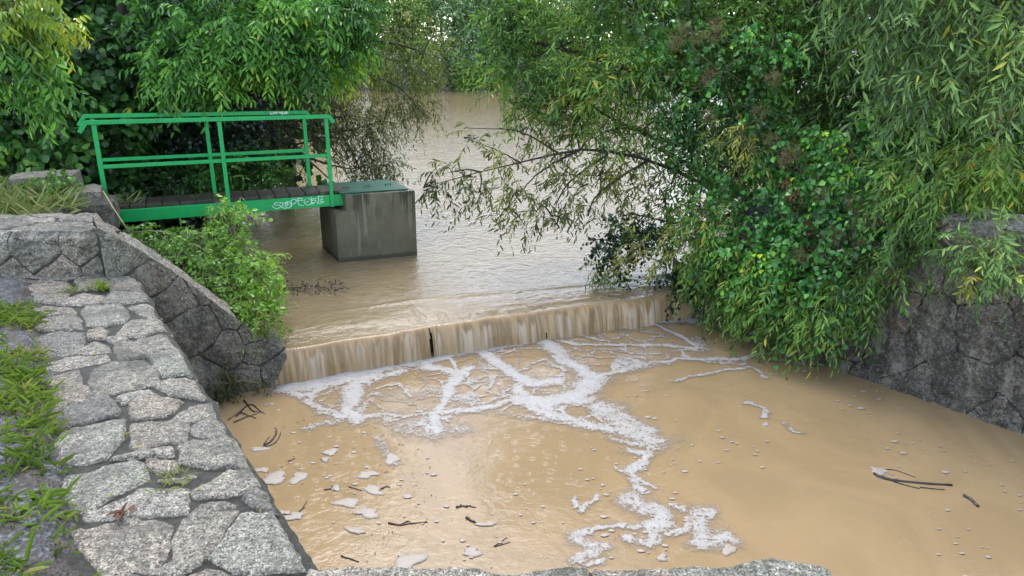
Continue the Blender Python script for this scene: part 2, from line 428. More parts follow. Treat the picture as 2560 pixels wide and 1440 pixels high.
G_ = lambda *a: a
M['lf_ash'] = leaf_mat('ash leaves', [(0, (0.0195, 0.0629, 0.0128)), (0.45, (0.0734, 0.2211, 0.0358)), (0.8, (0.1931, 0.4259, 0.0554)), (1, (0.4368, 0.5655, 0.0608))], .33)
M['lf_ash_y'] = leaf_mat('yellowing ash leaves', [(0, (.06, .15, .02)), (.4, (.16, .27, .03)), (.8, (.36, .42, .035)), (1, (.55, .50, .05))], .35, .35)
M['lf_hazel'] = leaf_mat('hazel leaves', [(0, (0.0147, 0.0457, 0.0112)), (0.5, (0.057, 0.1659, 0.0345)), (0.85, (0.1686, 0.3423, 0.0469)), (1, (0.4423, 0.5001, 0.0616))], .36, .25)
M['lf_ivy'] = leaf_mat('ivy leaves', [(0, (.008, .022, .012)), (.6, (.018, .045, .022)), (1, (.035, .075, .035))], .3, .1)
M['lf_willow'] = leaf_mat('willow leaves', [(0, (0.0249, 0.0605, 0.0126)), (0.4, (0.086, 0.1962, 0.0346)), (0.8, (0.213, 0.3697, 0.0577)), (0.97, (0.24, 0.3, 0.05)), (1, (0.45, 0.38, 0.05))], .36, .3)
M['lf_willow_grey'] = leaf_mat('grey green willow leaves', [(0, (0.0395, 0.0856, 0.0275)), (0.5, (0.1337, 0.2474, 0.0732)), (0.9, (0.3077, 0.4647, 0.1236)), (1, (0.6142, 0.6094, 0.1109))], .36, .3)
M['lf_olive'] = leaf_mat('olive sallow leaves', [(0, (.04, .055, .014)), (.5, (.105, .13, .032)), (.9, (.2, .215, .055)), (1, (.30, .25, .07))], .38, .3)
M['lf_bough'] = leaf_mat('dull willow leaves', [(0, (0.026, 0.0387, 0.0085)), (0.5, (0.1103, 0.1379, 0.0307)), (0.9, (0.273, 0.2925, 0.057)), (1, (0.4375, 0.3438, 0.0671))], .33, .3)
M['lf_sallow'] = leaf_mat('light sallow leaves', [(0, (.05, .08, .016)), (.5, (.14, .18, .035)), (1, (.30, .32, .07))], .38, .3)
M['lf_yellow'] = leaf_mat('yellow willow leaves', [(0, (.07, .13, .025)), (.45, (.17, .22, .04)), (.8, (.38, .34, .05)), (1, (.50, .38, .05))], .38, .35)
M['lf_clematis'] = leaf_mat('clematis leaves', [(0, (0.0169, 0.0655, 0.0133)), (0.5, (0.0574, 0.2219, 0.0373)), (0.85, (0.1655, 0.4437, 0.0495)), (1, (0.5005, 0.6906, 0.0476))], .3, .25)
M['lf_bramble'] = leaf_mat('bramble leaves', [(0, (0.0361, 0.0887, 0.0113)), (0.5, (0.1299, 0.273, 0.0319)), (0.9, (0.3028, 0.5408, 0.0527)), (1, (0.546, 0.5525, 0.1014))], .38, .3)
M['lf_alder'] = leaf_mat('alder leaves', [(0, (.008, .022, .010)), (.7, (.02, .055, .018)), (1, (.04, .085, .025))], .4, .15)
M['lf_far'] = leaf_mat('far leaves', [(0, (0.0817, 0.1559, 0.0402)), (0.5, (0.1746, 0.2903, 0.068)), (1, (0.3475, 0.4562, 0.0892))], .5, .25)
M['lf_far_y'] = leaf_mat('far yellow green leaves', [(0, (0.1326, 0.208, 0.0468)), (0.5, (0.2457, 0.3302, 0.0754)), (1, (0.4342, 0.4901, 0.1131))], .5, .25)
M['lf_far_b'] = leaf_mat('far blue green leaves', [(0, (0.0929, 0.1759, 0.0803)), (0.5, (0.1746, 0.2903, 0.1294)), (1, (0.3027, 0.4147, 0.1695))], .5, .25)
M['lf_grass'] = leaf_mat('grass blades', [(0, (.055, .085, .018)), (.45, (.115, .185, .03)), (.8, (.2, .28, .045)), (1, (.42, .34, .15))], .4, .3)
M['lf_dry'] = leaf_mat('dry grass', [(0, (.10, .19, .04)), (.5, (.28, .30, .11)), (1, (.55, .47, .26))], .55, .3)
M['fluff'] = leaf_mat('seed heads', [(0, (.14, .10, .06)), (1, (.34, .26, .17))], .9, .3, .1)
M['rust'] = leaf_mat('rust leaves', [(0, (.06, .022, .012)), (1, (.17, .07, .035))], .6, .2)

# ------------------------------------------------------------------ foliage
def leaves_np(P, A, Nn, L, W, tint, w1=.5, w2=.36, fold=.25, bend=.12):
    """one folded two-quad blade per row. P base, A axis, Nn approx normal"""
    A = nrm(A); B = nrm(np.cross(Nn, A)); C = np.cross(A, B)
    L = L[:, None]; W = W[:, None]
    u = [0, .36, .74, 1, .74, .36]; v = [0, w1, w2, 0, -w2, -w1]
    z = [0, fold*w1, fold*w2-bend*.5*.0, 0, fold*w2, fold*w1]
    V = np.stack([P+A*L*u[i]+B*W*v[i]+C*(W*z[i]-L*bend*u[i]**2) for i in range(6)], 1)
    n = len(P); b = np.arange(n)[:, None]*6
    F = np.stack([b+np.array([[0, 3, 2, 1]]), b+np.array([[0, 5, 4, 3]])], 1).reshape(-1, 4)
    return V.reshape(-1, 3), F, np.repeat(tint, 2)
def shoot_leaves(P0, D, Ls, K, spec, tint0, r=rng):
    """leaves along curved shoots"""
    n = len(P0); t = (np.arange(K)+.6)/K
    g = spec.get('droop', .4)*(.6+.8*r.random(n))
    dn = np.array([0, 0, -1.0])
    pos = P0[:, None]+D[:, None]*(Ls[:, None]*t)[..., None]+dn*(g[:, None]*Ls[:, None]*t**2)[..., None]
    T = nrm(D[:, None]+dn*(2*g[:, None]*t)[..., None])
    ref = nrm(r.normal(size=(n, 3))*spec.get('twist', .5)+np.array([0, 0, 1.0]))
    Sd = nrm(np.cross(T, ref[:, None])); sgn = np.where(np.arange(K) % 2 == 0, 1, -1)[None, :, None]
    a = math.radians(spec.get('spread', 40))
    A = T*math.cos(a)+Sd*sgn*math.sin(a)+dn*spec.get('gravity', .3)+r.normal(size=(n, K, 3))*spec.get('jit', .22)
    A = nrm(A); Nn = np.cross(Sd, T); Nn = np.where(Nn[..., 2:] < 0, -Nn, Nn)+r.normal(size=(n, K, 3))*spec.get('nj', .35)
    L = spec['L']*(.65+.6*r.random((n, K)))*(1-.35*np.abs(t-.45))[None]
    W = L*spec['W']*(.85+.3*r.random((n, K)))
    ti = np.clip(tint0[:, None]+r.normal(size=(n, K))*spec.get('tj', .1), 0, 1)
    f = lambda x: x.reshape(-1, x.shape[-1]) if x.ndim == 3 else x.reshape(-1)
    return leaves_np(f(pos), f(A), f(nrm(Nn)), f(L), f(W), f(ti), spec.get('w1', .5), spec.get('w2', .34), spec.get('fold', .25), spec.get('bend', .12))
def stem_np(P0, D, Ls, droop, rad, nseg=3):
    """thin three-sided stems"""
    n = len(P0); t = np.linspace(0, 1, nseg+1)
    C = P0[:, None]+D[:, None]*(Ls[:, None]*t)[..., None]+np.array([0, 0, -1.])*(droop*Ls[:, None]*t**2)[..., None]
    A = nrm(np.cross(D, [.3, .2, .9])); B = np.cross(D, A)
    R = rad*(1-.75*t)
    ring = [A*math.cos(k*2.094)+B*math.sin(k*2.094) for k in range(3)]
    V = np.stack([C+R[None, :, None]*q[:, None] for q in ring], 2)
    base = (np.arange(n)*(nseg+1)*3)[:, None, None]+(np.arange(nseg)*3)[None, :, None]
    F = np.stack([base+np.array([k, (k+1) % 3, 3+(k+1) % 3, 3+k]) for k in range(3)], 2).reshape(-1, 4)
    return V.reshape(-1, 3), F
def blob_points(blobs, r=rng):
    """blobs: (centre, radii, n). points biased to the outside of each ellipsoid, and their outward direction"""
    P, R, T = [], [], []
    for b in blobs:
        c, rad, n = b[0], b[1], b[2]; ti = b[3] if len(b) > 3 else .4
        rad = np.array(rad, float)*np.ones(3)
        d = nrm(r.normal(size=(n, 3))); q = r.random(n)**.42
        p = np.array(c)+d*q[:, None]*rad
        P.append(p); R.append(d)
        cl = fbm(p[:, 0]*1.7+p[:, 2], p[:, 2]*1.7-p[:, 1]*.9, 5, 3)
        T.append(np.clip(ti+(cl-.47)*1.1+r.normal(size=n)*.09, 0, 1))
    return np.vstack(P), np.vstack(R), np.concatenate(T)

WILLOW = dict(L=.088, W=.19, spread=38, gravity=.3, droop=.45, w1=.5, w2=.38, bend=.18, jit=.22, tj=.17)
WEEP = dict(L=.095, W=.17, spread=32, gravity=.35, droop=.5, w1=.5, w2=.36, bend=.15, jit=.2, tj=.17)
ASH = dict(L=.105, W=.30, spread=52, gravity=.5, droop=.45, w1=.5, w2=.36, bend=.25, jit=.13, tj=.13, twist=.35, nj=.25)
ROUND = dict(L=.105, W=.92, spread=60, gravity=.55, droop=.3, w1=.52, w2=.42, bend=.15, jit=.35, tj=.17, fold=.18)
IVY = dict(L=.06, W=.95, spread=60, gravity=.6, droop=.5, w1=.55, w2=.3, jit=.4, tj=.1)
HEART = dict(L=.062, W=.82, spread=65, gravity=.6, droop=.7, w1=.55, w2=.32, bend=.2, jit=.35, tj=.1, fold=.2)
LANCE = dict(L=.095, W=.34, spread=50, gravity=.35, droop=.4, w1=.5, w2=.36, jit=.25, tj=.1)
OLIVE = dict(L=.07, W=.25, spread=45, gravity=.5, droop=.5, w1=.5, w2=.38, jit=.3, tj=.12)
BRAM = dict(L=.06, W=.6, spread=60, gravity=.25, droop=.6, w1=.5, w2=.38, jit=.35, tj=.1)
FINE = dict(L=.06, W=.16, spread=40, gravity=.2, droop=.5, w1=.5, w2=.4, jit=.3, tj=.1)
FAR = dict(L=.34, W=.6, spread=60, gravity=.3, droop=.3, w1=.5, w2=.4, jit=.5, nj=.6, tj=.1)

def foliage(blobs, spec, K=10, ln=.35, out=.6, up=.1, rnd=.5, per=1, bias=(0, 0, 0), r=rng):
    """returns leaf V,F,tint and stems V,F"""
    P, R, T = blob_points(blobs, r)
    if per > 1:
        P = np.repeat(P, per, 0)+r.normal(size=(len(P)*per, 3))*.012; R = np.repeat(R, per, 0); T = np.repeat(T, per)
    D = nrm(R*out+np.array([0, 0, up])+np.array(bias)+r.normal(size=R.shape)*rnd)
    Ls = ln*(.6+.8*r.random(len(P)))
    L = shoot_leaves(P, D, Ls, K, spec, T, r)
    sv = stem_np(P, D, Ls, spec.get('droop', .4), max(.0016, ln*.006))
    return L, sv, (P, D, Ls)
def join_leaves(parts):
    V, F, T, n = [], [], [], 0
    for v, f, t in parts:
        V.append(v); F.append(f+n); T.append(t); n += len(v)
    return np.vstack(V), np.vstack(F), np.concatenate(T)
def plant(name, label, cat, base, leafsets, limbs, bark, group=None, leafname='crown', trunkname='trunk', stems=True, extra_limbs=True, own_leaf=None):
    """leafsets: list of (blobs, spec, kwargs, material). limbs: list of (pts, r0, r1)."""
    t = thing(name, label, cat, base, group)
    mb = MB()
    for pts, r0, r1 in limbs:
        c = curve_pts(pts, 18) if len(pts) > 2 else np.linspace(pts[0], pts[1], 6)
        c = c+rng.normal(size=c.shape)*min(r0, .03)*.35*np.sin(np.linspace(0, math.pi, len(c)))[:, None]
        mb.tube(c, r0, r1, 7 if r0 > .03 else 5)
    bymat = {}
    for blobs, spec, kw, mt in leafsets:
        Lf, sv, (P, D, Ls) = foliage(blobs, spec, **kw)
        bymat.setdefault(mt, []).append(Lf)
        if stems: mb.add(sv[0], sv[1])
        if extra_limbs and limbs:
            allc = np.vstack([np.asarray(l[0]) for l in limbs])
            for b in blobs:
                c = np.array(b[0]); rad = float(np.mean(np.array(b[1])*np.ones(3)))
                k = np.argmin(np.linalg.norm(allc-c, axis=1)); a = allc[k]
                if np.linalg.norm(a-c) > .05:
                    mid = (a+c)/2+np.array([0, 0, .12*np.linalg.norm(a-c)])+rng.normal(size=3)*.05*rad
                    mb.tube(curve_pts([a, mid, c], 8), .012+.012*rad, .006+.004*rad, 5)
                for _ in range(7):
                    e = c+nrm(rng.normal(size=3))*rad*.85
                    mb.tube(curve_pts([c, (c+e)/2+rng.normal(size=3)*.1*rad, e], 6), .004+.006*rad, .002, 4)
    if mb.n: mb.build(trunkname, bark, t, True)
    for mt, parts in bymat.items():
        V, F, T = join_leaves(parts)
        mesh_np(leafname, V, [F], M[mt], t, False, fattr={'tint': T})
    return t

# ------------------------------------------------------------------ terrain, walls, water (the setting)
ZW, ZP = .93, -.42                      # wall top, pool level (pond level is 0)
WA, WB = np.array([-.79, 2.38]), np.array([-3.33, 6.21])          # water edge of the left wall top
wd = (WB-WA)/np.linalg.norm(WB-WA); wn_ = np.array([-wd[1], wd[0]])     # along wall, away from water
FA, FB = np.array([-2.36, 6.92]), np.array([2.28, 8.83])          # foot of the weir
fd = (FB-FA)/np.linalg.norm(FB-FA); fu = np.array([-fd[1], fd[0]])  # along weir, upstream
RA, RB = FB, np.array([4.52, 5.85]); rd = (RB-RA)/np.linalg.norm(RB-RA)
wpoly = [(-.8, 2.36), (-3.33, 6.21), (-3.75, 6.75), (-4.4, 7.75), (-5.0, 9.0), (-5.6, 10.6), (-6.4, 13), (-8.5, 20), (-11.5, 35), (-17, 57.3),
         (16, 57.3), (10, 35), (6.6, 20), (4.6, 12.5), (3.4, 10.4), (2.36, 8.93), (4.52, 5.85), (4.52+6*rd[0], 5.85+6*rd[1]), (11, -5), (1.3, -5), (1.3, 2.36)]
def ground_h(X, Y):
    d = -poly_sd(X, Y, wpoly)
    wdt = np.where(Y > 9.3, 1.6, .35)+np.clip((Y-30)*.08, 0, 3)
    bank = np.where((Y > 6.5) & (X < 0), 1.2, .88)
    bank = np.where((X > 1.5) & (Y > 0), 1.12, bank)
    t_ = (X-WA[0])*wn_[0]+(Y-WA[1])*wn_[1]
    bank = bank+np.where((X < 0) & (Y < 6.0), .12*sstep(.70, .84, t_), 0)
    bank = bank+np.clip((np.abs(X)-6)*.06, 0, 2.5)*sstep(2, 8, d)+np.clip(Y-58, 0, 40)*.06
    h = -1.1+(bank+1.1)*sstep(-.05, 1, d/wdt)
    return h+(fbm(X*2.2, Y*2.2, 3)-.47)*.10*sstep(.2, .8, d)
gx = np.unique(np.concatenate([np.arange(-9, 9.01, .12), -9-np.geomspace(.3, 260, 26), 9+np.geomspace(.3, 260, 26)]))
gy = np.unique(np.concatenate([np.arange(-5, 17.01, .12), -5-np.geomspace(.3, 120, 16), 17+np.geomspace(.4, 300, 44)]))
X, Y = np.meshgrid(gx, gy, indexing='ij'); Z = ground_h(X, Y)
g_ = mesh_np('ground', np.stack([X, Y, Z], -1), [grid_faces(len(gx), len(gy))], M['ground'], None, True); tag(g_, kind='structure')
def gz(x, y): return float(ground_h(np.array([x], float), np.array([y], float))[0])

# --- masonry as a relief over a flat patch
def relief(name, P, Nv, sd, tone, mat, parent=None, joint=.035, depth=.028, seed=0, rough=.012, uv=None):
    """P (nu,nv,3) patch points, Nv normal, sd signed distance inside a stone (>0)"""
    u, v = uv
    prof = sstep(-.004, joint, sd)
    dome = np.clip(sd, 0, .10)/.10
    h = depth*prof+.005*dome+rough*((fbm(u*9, v*9, seed, 4)-.47)*2+(fbm(u*34, v*34, seed+5, 3)-.44)*.9)*prof+.004*(vnoise(u*80, v*80, seed+3)-.5)
    tilt = (vnoise(tone*91.7, tone*37.1, 3)-.5)
    h = h+tilt*.022*prof
    V = P+np.asarray(Nv)[None, None]*h[..., None]
    return V, prof
def voronoi_sd(u, v, seeds, warp=.05, seed=0):
    uu = u+(fbm(u*5, v*5, seed, 3)-.47)*warp*2; vv = v+(fbm(u*5+9, v*5+4, seed+7, 3)-.47)*warp*2
    d1 = np.full(u.shape, 1e9); d2 = d1.copy(); idx = np.zeros(u.shape, int)
    for i, (a, b) in enumerate(seeds):
        d = np.hypot(uu-a, vv-b); m = d < d1
        d2 = np.where(m, d1, np.minimum(d2, d)); d1 = np.where(m, d, d1); idx = np.where(m, i, idx)
    return (d2-d1)*.5, idx
def jitter_seeds(w_, h_, du, dv, seed):
    r = np.random.default_rng(seed); out = []
    for j in range(-1, int(h_/dv)+2):
        for i in range(-1, int(w_/du)+2):
            out.append(((i+.5*(j % 2)+r.uniform(-.32, .32))*du, (j+.5+r.uniform(-.3, .3))*dv))
    return out

# left wall top: stones traced one by one
z3 = lambda l: [(x/2.88, 940+y/2.88) for x, y in l]
z2 = lambda l: [(x/2.88, 500+y/2.88) for x, y in l]
ST = [z3(p) for p in [
 [(335,240),(440,345),(560,320),(830,250),(850,220),(760,125),(560,180)],
 [(905,210),(960,280),(1060,285),(1240,250),(1310,165),(1080,110),(940,180)],
 [(1230,285),(1400,300),(1560,240),(1500,170),(1380,190),(1300,240)],
 [(385,470),(400,590),(620,600),(760,570),(880,420),(890,280),(780,300),(470,370)],
 [(940,330),(950,480),(1010,490),(1340,440),(1360,300),(1200,295)],
 [(1390,330),(1400,390),(1560,420),(1640,380),(1620,310),(1560,260)],
 [(800,580),(1230,550),(1240,500),(1000,520)],
 [(1290,480),(1290,600),(1480,640),(1780,640),(1740,480),(1640,420),(1400,440)],
 [(440,700),(440,840),(500,930),(620,960),(880,810),(1050,710),(1040,620),(960,580),(700,640)],
 [(1060,590),(1120,670),(1260,660),(1260,590),(1180,570)],
 [(1380,800),(1420,850),(1700,840),(1870,760),(1800,650),(1640,680),(1480,760)],
 [(620,970),(640,1000),(860,1000),(1340,950),(1360,860),(1340,780),(1000,790),(880,860)],
 [(1370,960),(1400,990),(1690,910),(1580,880),(1440,890)],
 [(1740,870),(1900,940),(1980,940),(1930,830),(1860,780),(1740,850)],
 [(510,1090),(560,1170),(740,1400),(1080,1370),(1200,1200),(1240,1040),(1180,1015),(900,1010)],
 [(1330,1000),(1250,1150),(1240,1270),(1110,1360),(1170,1430),(1300,1400),(1480,1280),(1540,1180),(1700,950)],
 [(1740,960),(1600,1150),(1500,1290),(1700,1390),(1850,1400),(2200,1350),(2000,1000),(1950,960)],
 [(1330,1420),(1500,1365),(1700,1430),(1750,1560),(1300,1560)],
 [(600,1440),(900,1410),(1250,1440),(1200,1600),(650,1600)]]]
ST += [z2(p) for p in [
 [(0,500),(150,490),(470,470),(480,560),(170,540),(0,560)], [(460,450),(480,560),(750,510),(690,430)], [(700,420),(750,530),(960,520),(890,400)],
 [(0,550),(0,620),(340,690),(510,610),(480,570)], [(540,560),(550,640),(770,620),(760,520)], [(780,540),(780,590),(960,560),(960,520)],
 [(770,600),(790,640),(1040,640),(980,570)], [(730,720),(760,740),(1060,710),(1030,650),(790,650)], [(480,700),(470,740),(690,740),(740,680),(600,665)],
 [(230,620),(240,720),(460,740),(500,660)], [(575,780),(640,880),(720,900),(900,860),(920,800),(870,740),(620,750)], [(210,790),(360,820),(540,800),(520,770),(320,755)],
 [(820,960),(1000,970),(1180,910),(1130,830),(940,850)], [(920,760),(1080,830),(1120,800),(1080,730),(940,740)], [(250,880),(260,920),(580,920),(590,860),(520,810),(330,840)],
 [(250,970),(300,1050),(380,1090),(560,1060),(605,1000),(590,930),(400,930)], [(630,930),(640,990),(730,980),(770,930),(720,905)], [(440,1090),(650,1080),(790,1070),(740,1010),(680,1000)],
 [(745,980),(800,1020),(920,990),(880,970)], [(810,1020),(840,1120),(870,1140),(1020,1120),(1020,1080),(960,1000)], [(970,1010),(1040,1080),(1260,1040),(1200,950),(1020,970)],
 [(260,1190),(440,1200),(770,1140),(760,1090),(480,1110)], [(650,1220),(640,1400),(900,1360),(1150,1290),(1120,1180),(1000,1140),(800,1150)], [(1050,1100),(1200,1260),(1380,1230),(1330,1130),(1270,1050)],
 [(310,1260),(310,1440),(330,1490),(600,1430),(620,1350),(560,1210)], [(1090,1310),(1240,1390),(1470,1410),(1420,1260),(1250,1280)], [(820,1420),(880,1450),(1090,1390),(1060,1340),(880,1390)]]]
def edge_drop(t):  # rounded worn arris at the water edge
    return -.028*sstep(.035, -.04, t)
def wall_relief(name, P, Nv, uv, sd, tone, mat, parent, seed, joint=.03, depth=.03, rough=.012, extra=None):
    V, prof = relief(name, P, Nv, sd, tone, mat, parent, joint, depth, seed, rough, uv)
    if extra is not None: V = V+extra
    return mesh_np(name, V, [grid_faces(P.shape[0], P.shape[1])], mat, parent, True, vattr={'stone': prof.ravel(), 'tone': tone.ravel()})
left_wall = thing('stone_wall', 'long pale granite wall with mortared flat top beside the grass', 'stone wall', (-2.2, 4.3, ZW))
Lw = np.linalg.norm(WB-WA)
s_ = np.arange(-1.2, Lw+.55, .0095); t_ = np.arange(-.04, 1.62, .0095)
Sg, Tg = np.meshgrid(s_, t_, indexing='ij')
px_ = WA[0]+wd[0]*Sg+wn_[0]*Tg; py_ = WA[1]+wd[1]*Sg+wn_[1]*Tg
wx = px_+(fbm(px_*9, py_*9, 21, 3)-.44)*.05; wy = py_+(fbm(px_*9+5, py_*9+8, 31, 3)-.44)*.05
sd = np.full(Sg.shape, -1.0); tone = np.zeros(Sg.shape)
for i, pl in enumerate(ST):
    pw = [tuple(at_z(x, y, ZW+.02)[:2]) for x, y in pl]
    a = np.array(pw); m = (wx > a[:, 0].min()-.05) & (wx < a[:, 0].max()+.05) & (wy > a[:, 1].min()-.05) & (wy < a[:, 1].max()+.05)
    if not m.any(): continue
    d = poly_sd(wx[m], wy[m], pw)+.009; o = sd[m]; b = d > o
    o[b] = d[b]; sd[m] = o; tt = tone[m]; tt[b] = (i*.618) % 1; tone[m] = tt
# the rest of the top (outside the traced part) is filled with smaller stones
vs, vi = voronoi_sd(Sg, Tg, jitter_seeds(6.5, 1.7, .34, .24, 4), .03, 8)
fill = (sd < -.09)
sd = np.where(fill, np.minimum(vs-.012, -sd-.09), sd); tone = np.where(fill, (vi*.377) % 1, tone)
Pt = np.stack([px_, py_, np.full(px_.shape, ZW-.012)], -1)
wob = (fbm(Sg*6, Sg*0+2.2, 44, 3)-.45)*.06
edge = np.stack([wn_[0]*0*Sg, wn_[1]*0*Sg, edge_drop(Tg+wob)*1.0], -1)+np.stack([-wn_[0]*np.ones_like(Sg), -wn_[1]*np.ones_like(Sg), 0*Sg], -1)*(wob*sstep(.12, 0, Tg))[..., None]
wall_relief('coping', Pt, (0, 0, 1), (Sg, Tg), sd, tone, M['stone_light'], left_wall, 12, .010, .020, .016, edge)
# wall side to the pool
s2_ = np.arange(-.02, Lw+.3, .02); h2_ = np.arange(-1.2, ZW-.05, .02)
Sg, Hg = np.meshgrid(s2_, h2_, indexing='ij')
sdv, vi = voronoi_sd(Sg, Hg, jitter_seeds(5, 2.2, .42, .32, 9), .05, 3)
Pf = np.stack([WA[0]+wd[0]*Sg+wn_[0]*.02, WA[1]+wd[1]*Sg+wn_[1]*.02, Hg], -1)
wall_relief('wall_face', Pf, (-wn_[0], -wn_[1], 0), (Sg, Hg), sdv-.006, (vi*.377) % 1, M['stone_dark'], left_wall, 5)

# near wall, only its top edge shows
near = thing('stone_wall', 'low granite wall end with yellow lichen across the near edge of the pool', 'stone wall', (.2, 2.0, ZW))
xs = np.arange(-.86, 1.27, .0085); ys = np.arange(1.75, 2.385, .0085)
Xg, Yg = np.meshgrid(xs, ys, indexing='ij')
nst = [((-.42, 2.2), (.36, .22)), ((.1, 2.2), (.19, .22)), ((.45, 2.2), (.15, .22)), ((.92, 2.25), (.34, .22)), ((-.2, 1.85), (.3, .16)), ((.5, 1.85), (.3, .16))]
sdn = np.full(Xg.shape, -1.0); tn = np.zeros(Xg.shape)
wxx = Xg+(fbm(Xg*8, Yg*8, 3, 3)-.45)*.06; wyy = Yg+(fbm(Xg*8+4, Yg*8, 9, 3)-.45)*.05
for i, ((cx, cy), (hx, hy)) in enumerate(nst):
    d = np.minimum(hx-np.abs(wxx-cx), hy-np.abs(wyy-cy)); b = d > sdn; sdn = np.where(b, d, sdn); tn = np.where(b, (i*.41+.7) % 1, tn)
wob = (fbm(Xg*5, Xg*0+1, 71, 3)-.45)
topo = np.stack([0*Xg, (wob*.07)*sstep(2.15, 2.38, Yg), -.07*sstep(2.33, 2.39, Yg)-.05*sstep(1.16, 1.27, Xg)+.04*np.exp(-((Xg-.95)/.3)**2)], -1)
Pn = np.stack([Xg, Yg, np.full(Xg.shape, ZW-.02)], -1)
wall_relief('coping', Pn, (0, 0, 1), (Xg, Yg), sdn, tn, M['stone_light'], near, 33, .014, .022, .014, topo)
mb = MB(); mb.prism([(-.86, 1.5), (1.28, 1.5), (1.28, 2.36), (-.86, 2.36)], -1.2, ZW-.06); mb.build('wall_face', M['stone_dark'], near)

# sloped abutment wall between the left wall and the weir
abut = thing('stone_wall', 'dark wet wing wall sloping down to the left end of the weir', 'stone wall', (-2.9, 6.5, ZP))
a0 = np.array([-3.5, 6.10]); a1 = np.array([-2.30, 6.955]); ad = (a1-a0)/np.linalg.norm(a1-a0); au = np.array([-ad[1], ad[0]]); La = np.linalg.norm(a1-a0)
def slope_top(s): return np.interp(s, [0, .2, .42, .9, 1.30, La], [1.38, 1.26, 1.03, .50, .06, -.04])+(vnoise(s*6, s*0, 3)-.5)*.05
us = np.linspace(0, La, 160); vs_ = np.linspace(0, 1, 190)
Ug, Vg = np.meshgrid(us, vs_, indexing='ij'); Hg = -1.0+(slope_top(Ug)+1.0)*Vg
seeds_ab = []
for (x, y) in [(440,730),(500,700),(590,780),(490,830),(570,880),(650,880),(610,950),(690,930),(520,950),(400,690),(350,620),(640,830)]:
    p = on_plane(x, y, a0, a1); seeds_ab.append(((p[:2]-a0)@ad, p[2]))
sdv, vi = voronoi_sd(Ug, Hg, seeds_ab+[(.3, -.6), (.9, -.7), (1.3, -.6)], .045, 15)
Pa = np.stack([a0[0]+ad[0]*Ug, a0[1]+ad[1]*Ug, Hg], -1)
wall_relief('wall_face', Pa, (-au[0], -au[1], 0), (Ug, Hg), sdv-.004, (vi*.377+.2) % 1, M['stone_wing'], abut, 8, .012, .018, .022)
wv = np.linspace(-.01, .42, 34); Ug2, Wg = np.meshgrid(us, wv, indexing='ij')
sdv, vi = voronoi_sd(Ug2*1.5, Wg, [(i*.42+.1, .2) for i in range(8)], .04, 5)
Ps = np.stack([a0[0]+ad[0]*Ug2+au[0]*Wg, a0[1]+ad[1]*Ug2+au[1]*Wg, slope_top(Ug2)-.05+.34*np.minimum(np.maximum(Wg, 0), .27)-.14*sstep(.24, .42, Wg)-.05*sstep(.05, -.01, Wg)], -1)
wall_relief('coping', Ps, (.35, -.25, .8), (Ug2, Wg), sdv-.004, (vi*.377+.5) % 1, M['stone_light'], abut, 18, .012, .03, .03)
mb = MB(); q = [a0, a1, a1+au*.40, a0+au*.40]
V = [(p[0], p[1], -1.1) for p in q]+[(q[0][0], q[0][1], 1.30), (q[1][0], q[1][1], -.14), (q[2][0], q[2][1], -.14), (q[3][0], q[3][1], 1.30)]
V = [np.array(v)+np.array([au[0], au[1], 0])*.02 for v in V]
mb.add(V, [(1, 2, 6, 5), (2, 3, 7, 6), (3, 0, 4, 7)]); mb.build('core', M['stone_dark'], abut)

# upper block of the left wall
up = thing('stone_wall', 'raised block of big rough granite stones at the far end of the wall', 'stone wall', (-4.2, 6.6, ZW))
c0 = np.array([-5.6, 6.14]); c1 = np.array([-3.42, 6.26]); cdv = (c1-c0)/np.linalg.norm(c1-c0); Lc = np.linalg.norm(c1-c0)
us = np.arange(0, Lc+.001, .0095); hs_ = np.arange(.8, 1.315, .0095); Ug, Hg = np.meshgrid(us, hs_, indexing='ij')
sb = [((on_plane(x, y, c0, c1)[:2]-c0)@cdv, on_plane(x, y, c0, c1)[2]) for x, y in [(90,632),(215,618),(-30,640),(20,690),(150,690),(275,660),(255,668),(-150,620),(-120,690)]]
sdv, vi = voronoi_sd(Ug, Hg*1.0, sb, .03, 27)
Pu = np.stack([c0[0]+cdv[0]*Ug, c0[1]+cdv[1]*Ug, Hg], -1)
extra = np.stack([0*Ug, .06*sstep(1.24, 1.315, Hg), 0*Ug], -1)
wall_relief('wall_face', Pu, (0, -1, 0), (Ug, Hg), sdv-.005, (vi*.377+.1) % 1, M['stone_mid'], up, 41, .009, .020, .045, extra)
ts = np.arange(-.02, 1.25, .0095); Ug, Tg = np.meshgrid(us, ts, indexing='ij')
bx_ = c0[0]+cdv[0]*Ug+wd[0]*Tg; by_ = c0[1]+cdv[1]*Ug+wd[1]*Tg+.02
sdv, vi = voronoi_sd(Ug*.75, Tg*1.5, jitter_seeds(2, 2.2, .42, .36, 14), .05, 6)
Pb = np.stack([bx_, by_, 1.285+.02*fbm(Ug*3, Tg*3, 5)-.05*sstep(.05, -.02, Tg)-.10*sstep(Lc-.08, Lc, Ug)-.05*Tg], -1)
wall_relief('coping', Pb, (0, 0, 1), (Ug, Tg), sdv-.010, (vi*.377) % 1, M['stone_light'], up, 51, .014, .018, .018)
mb = MB(); e0, e1 = c1, c1+wd*1.25
V = [(e0[0], e0[1], .5), (e1[0], e1[1], .5), (e1[0], e1[1], 1.18), (e0[0], e0[1], 1.22)]; mb.add(V, [(0, 1, 2, 3)]); mb.build('wall_side', M['stone_mid'], up)

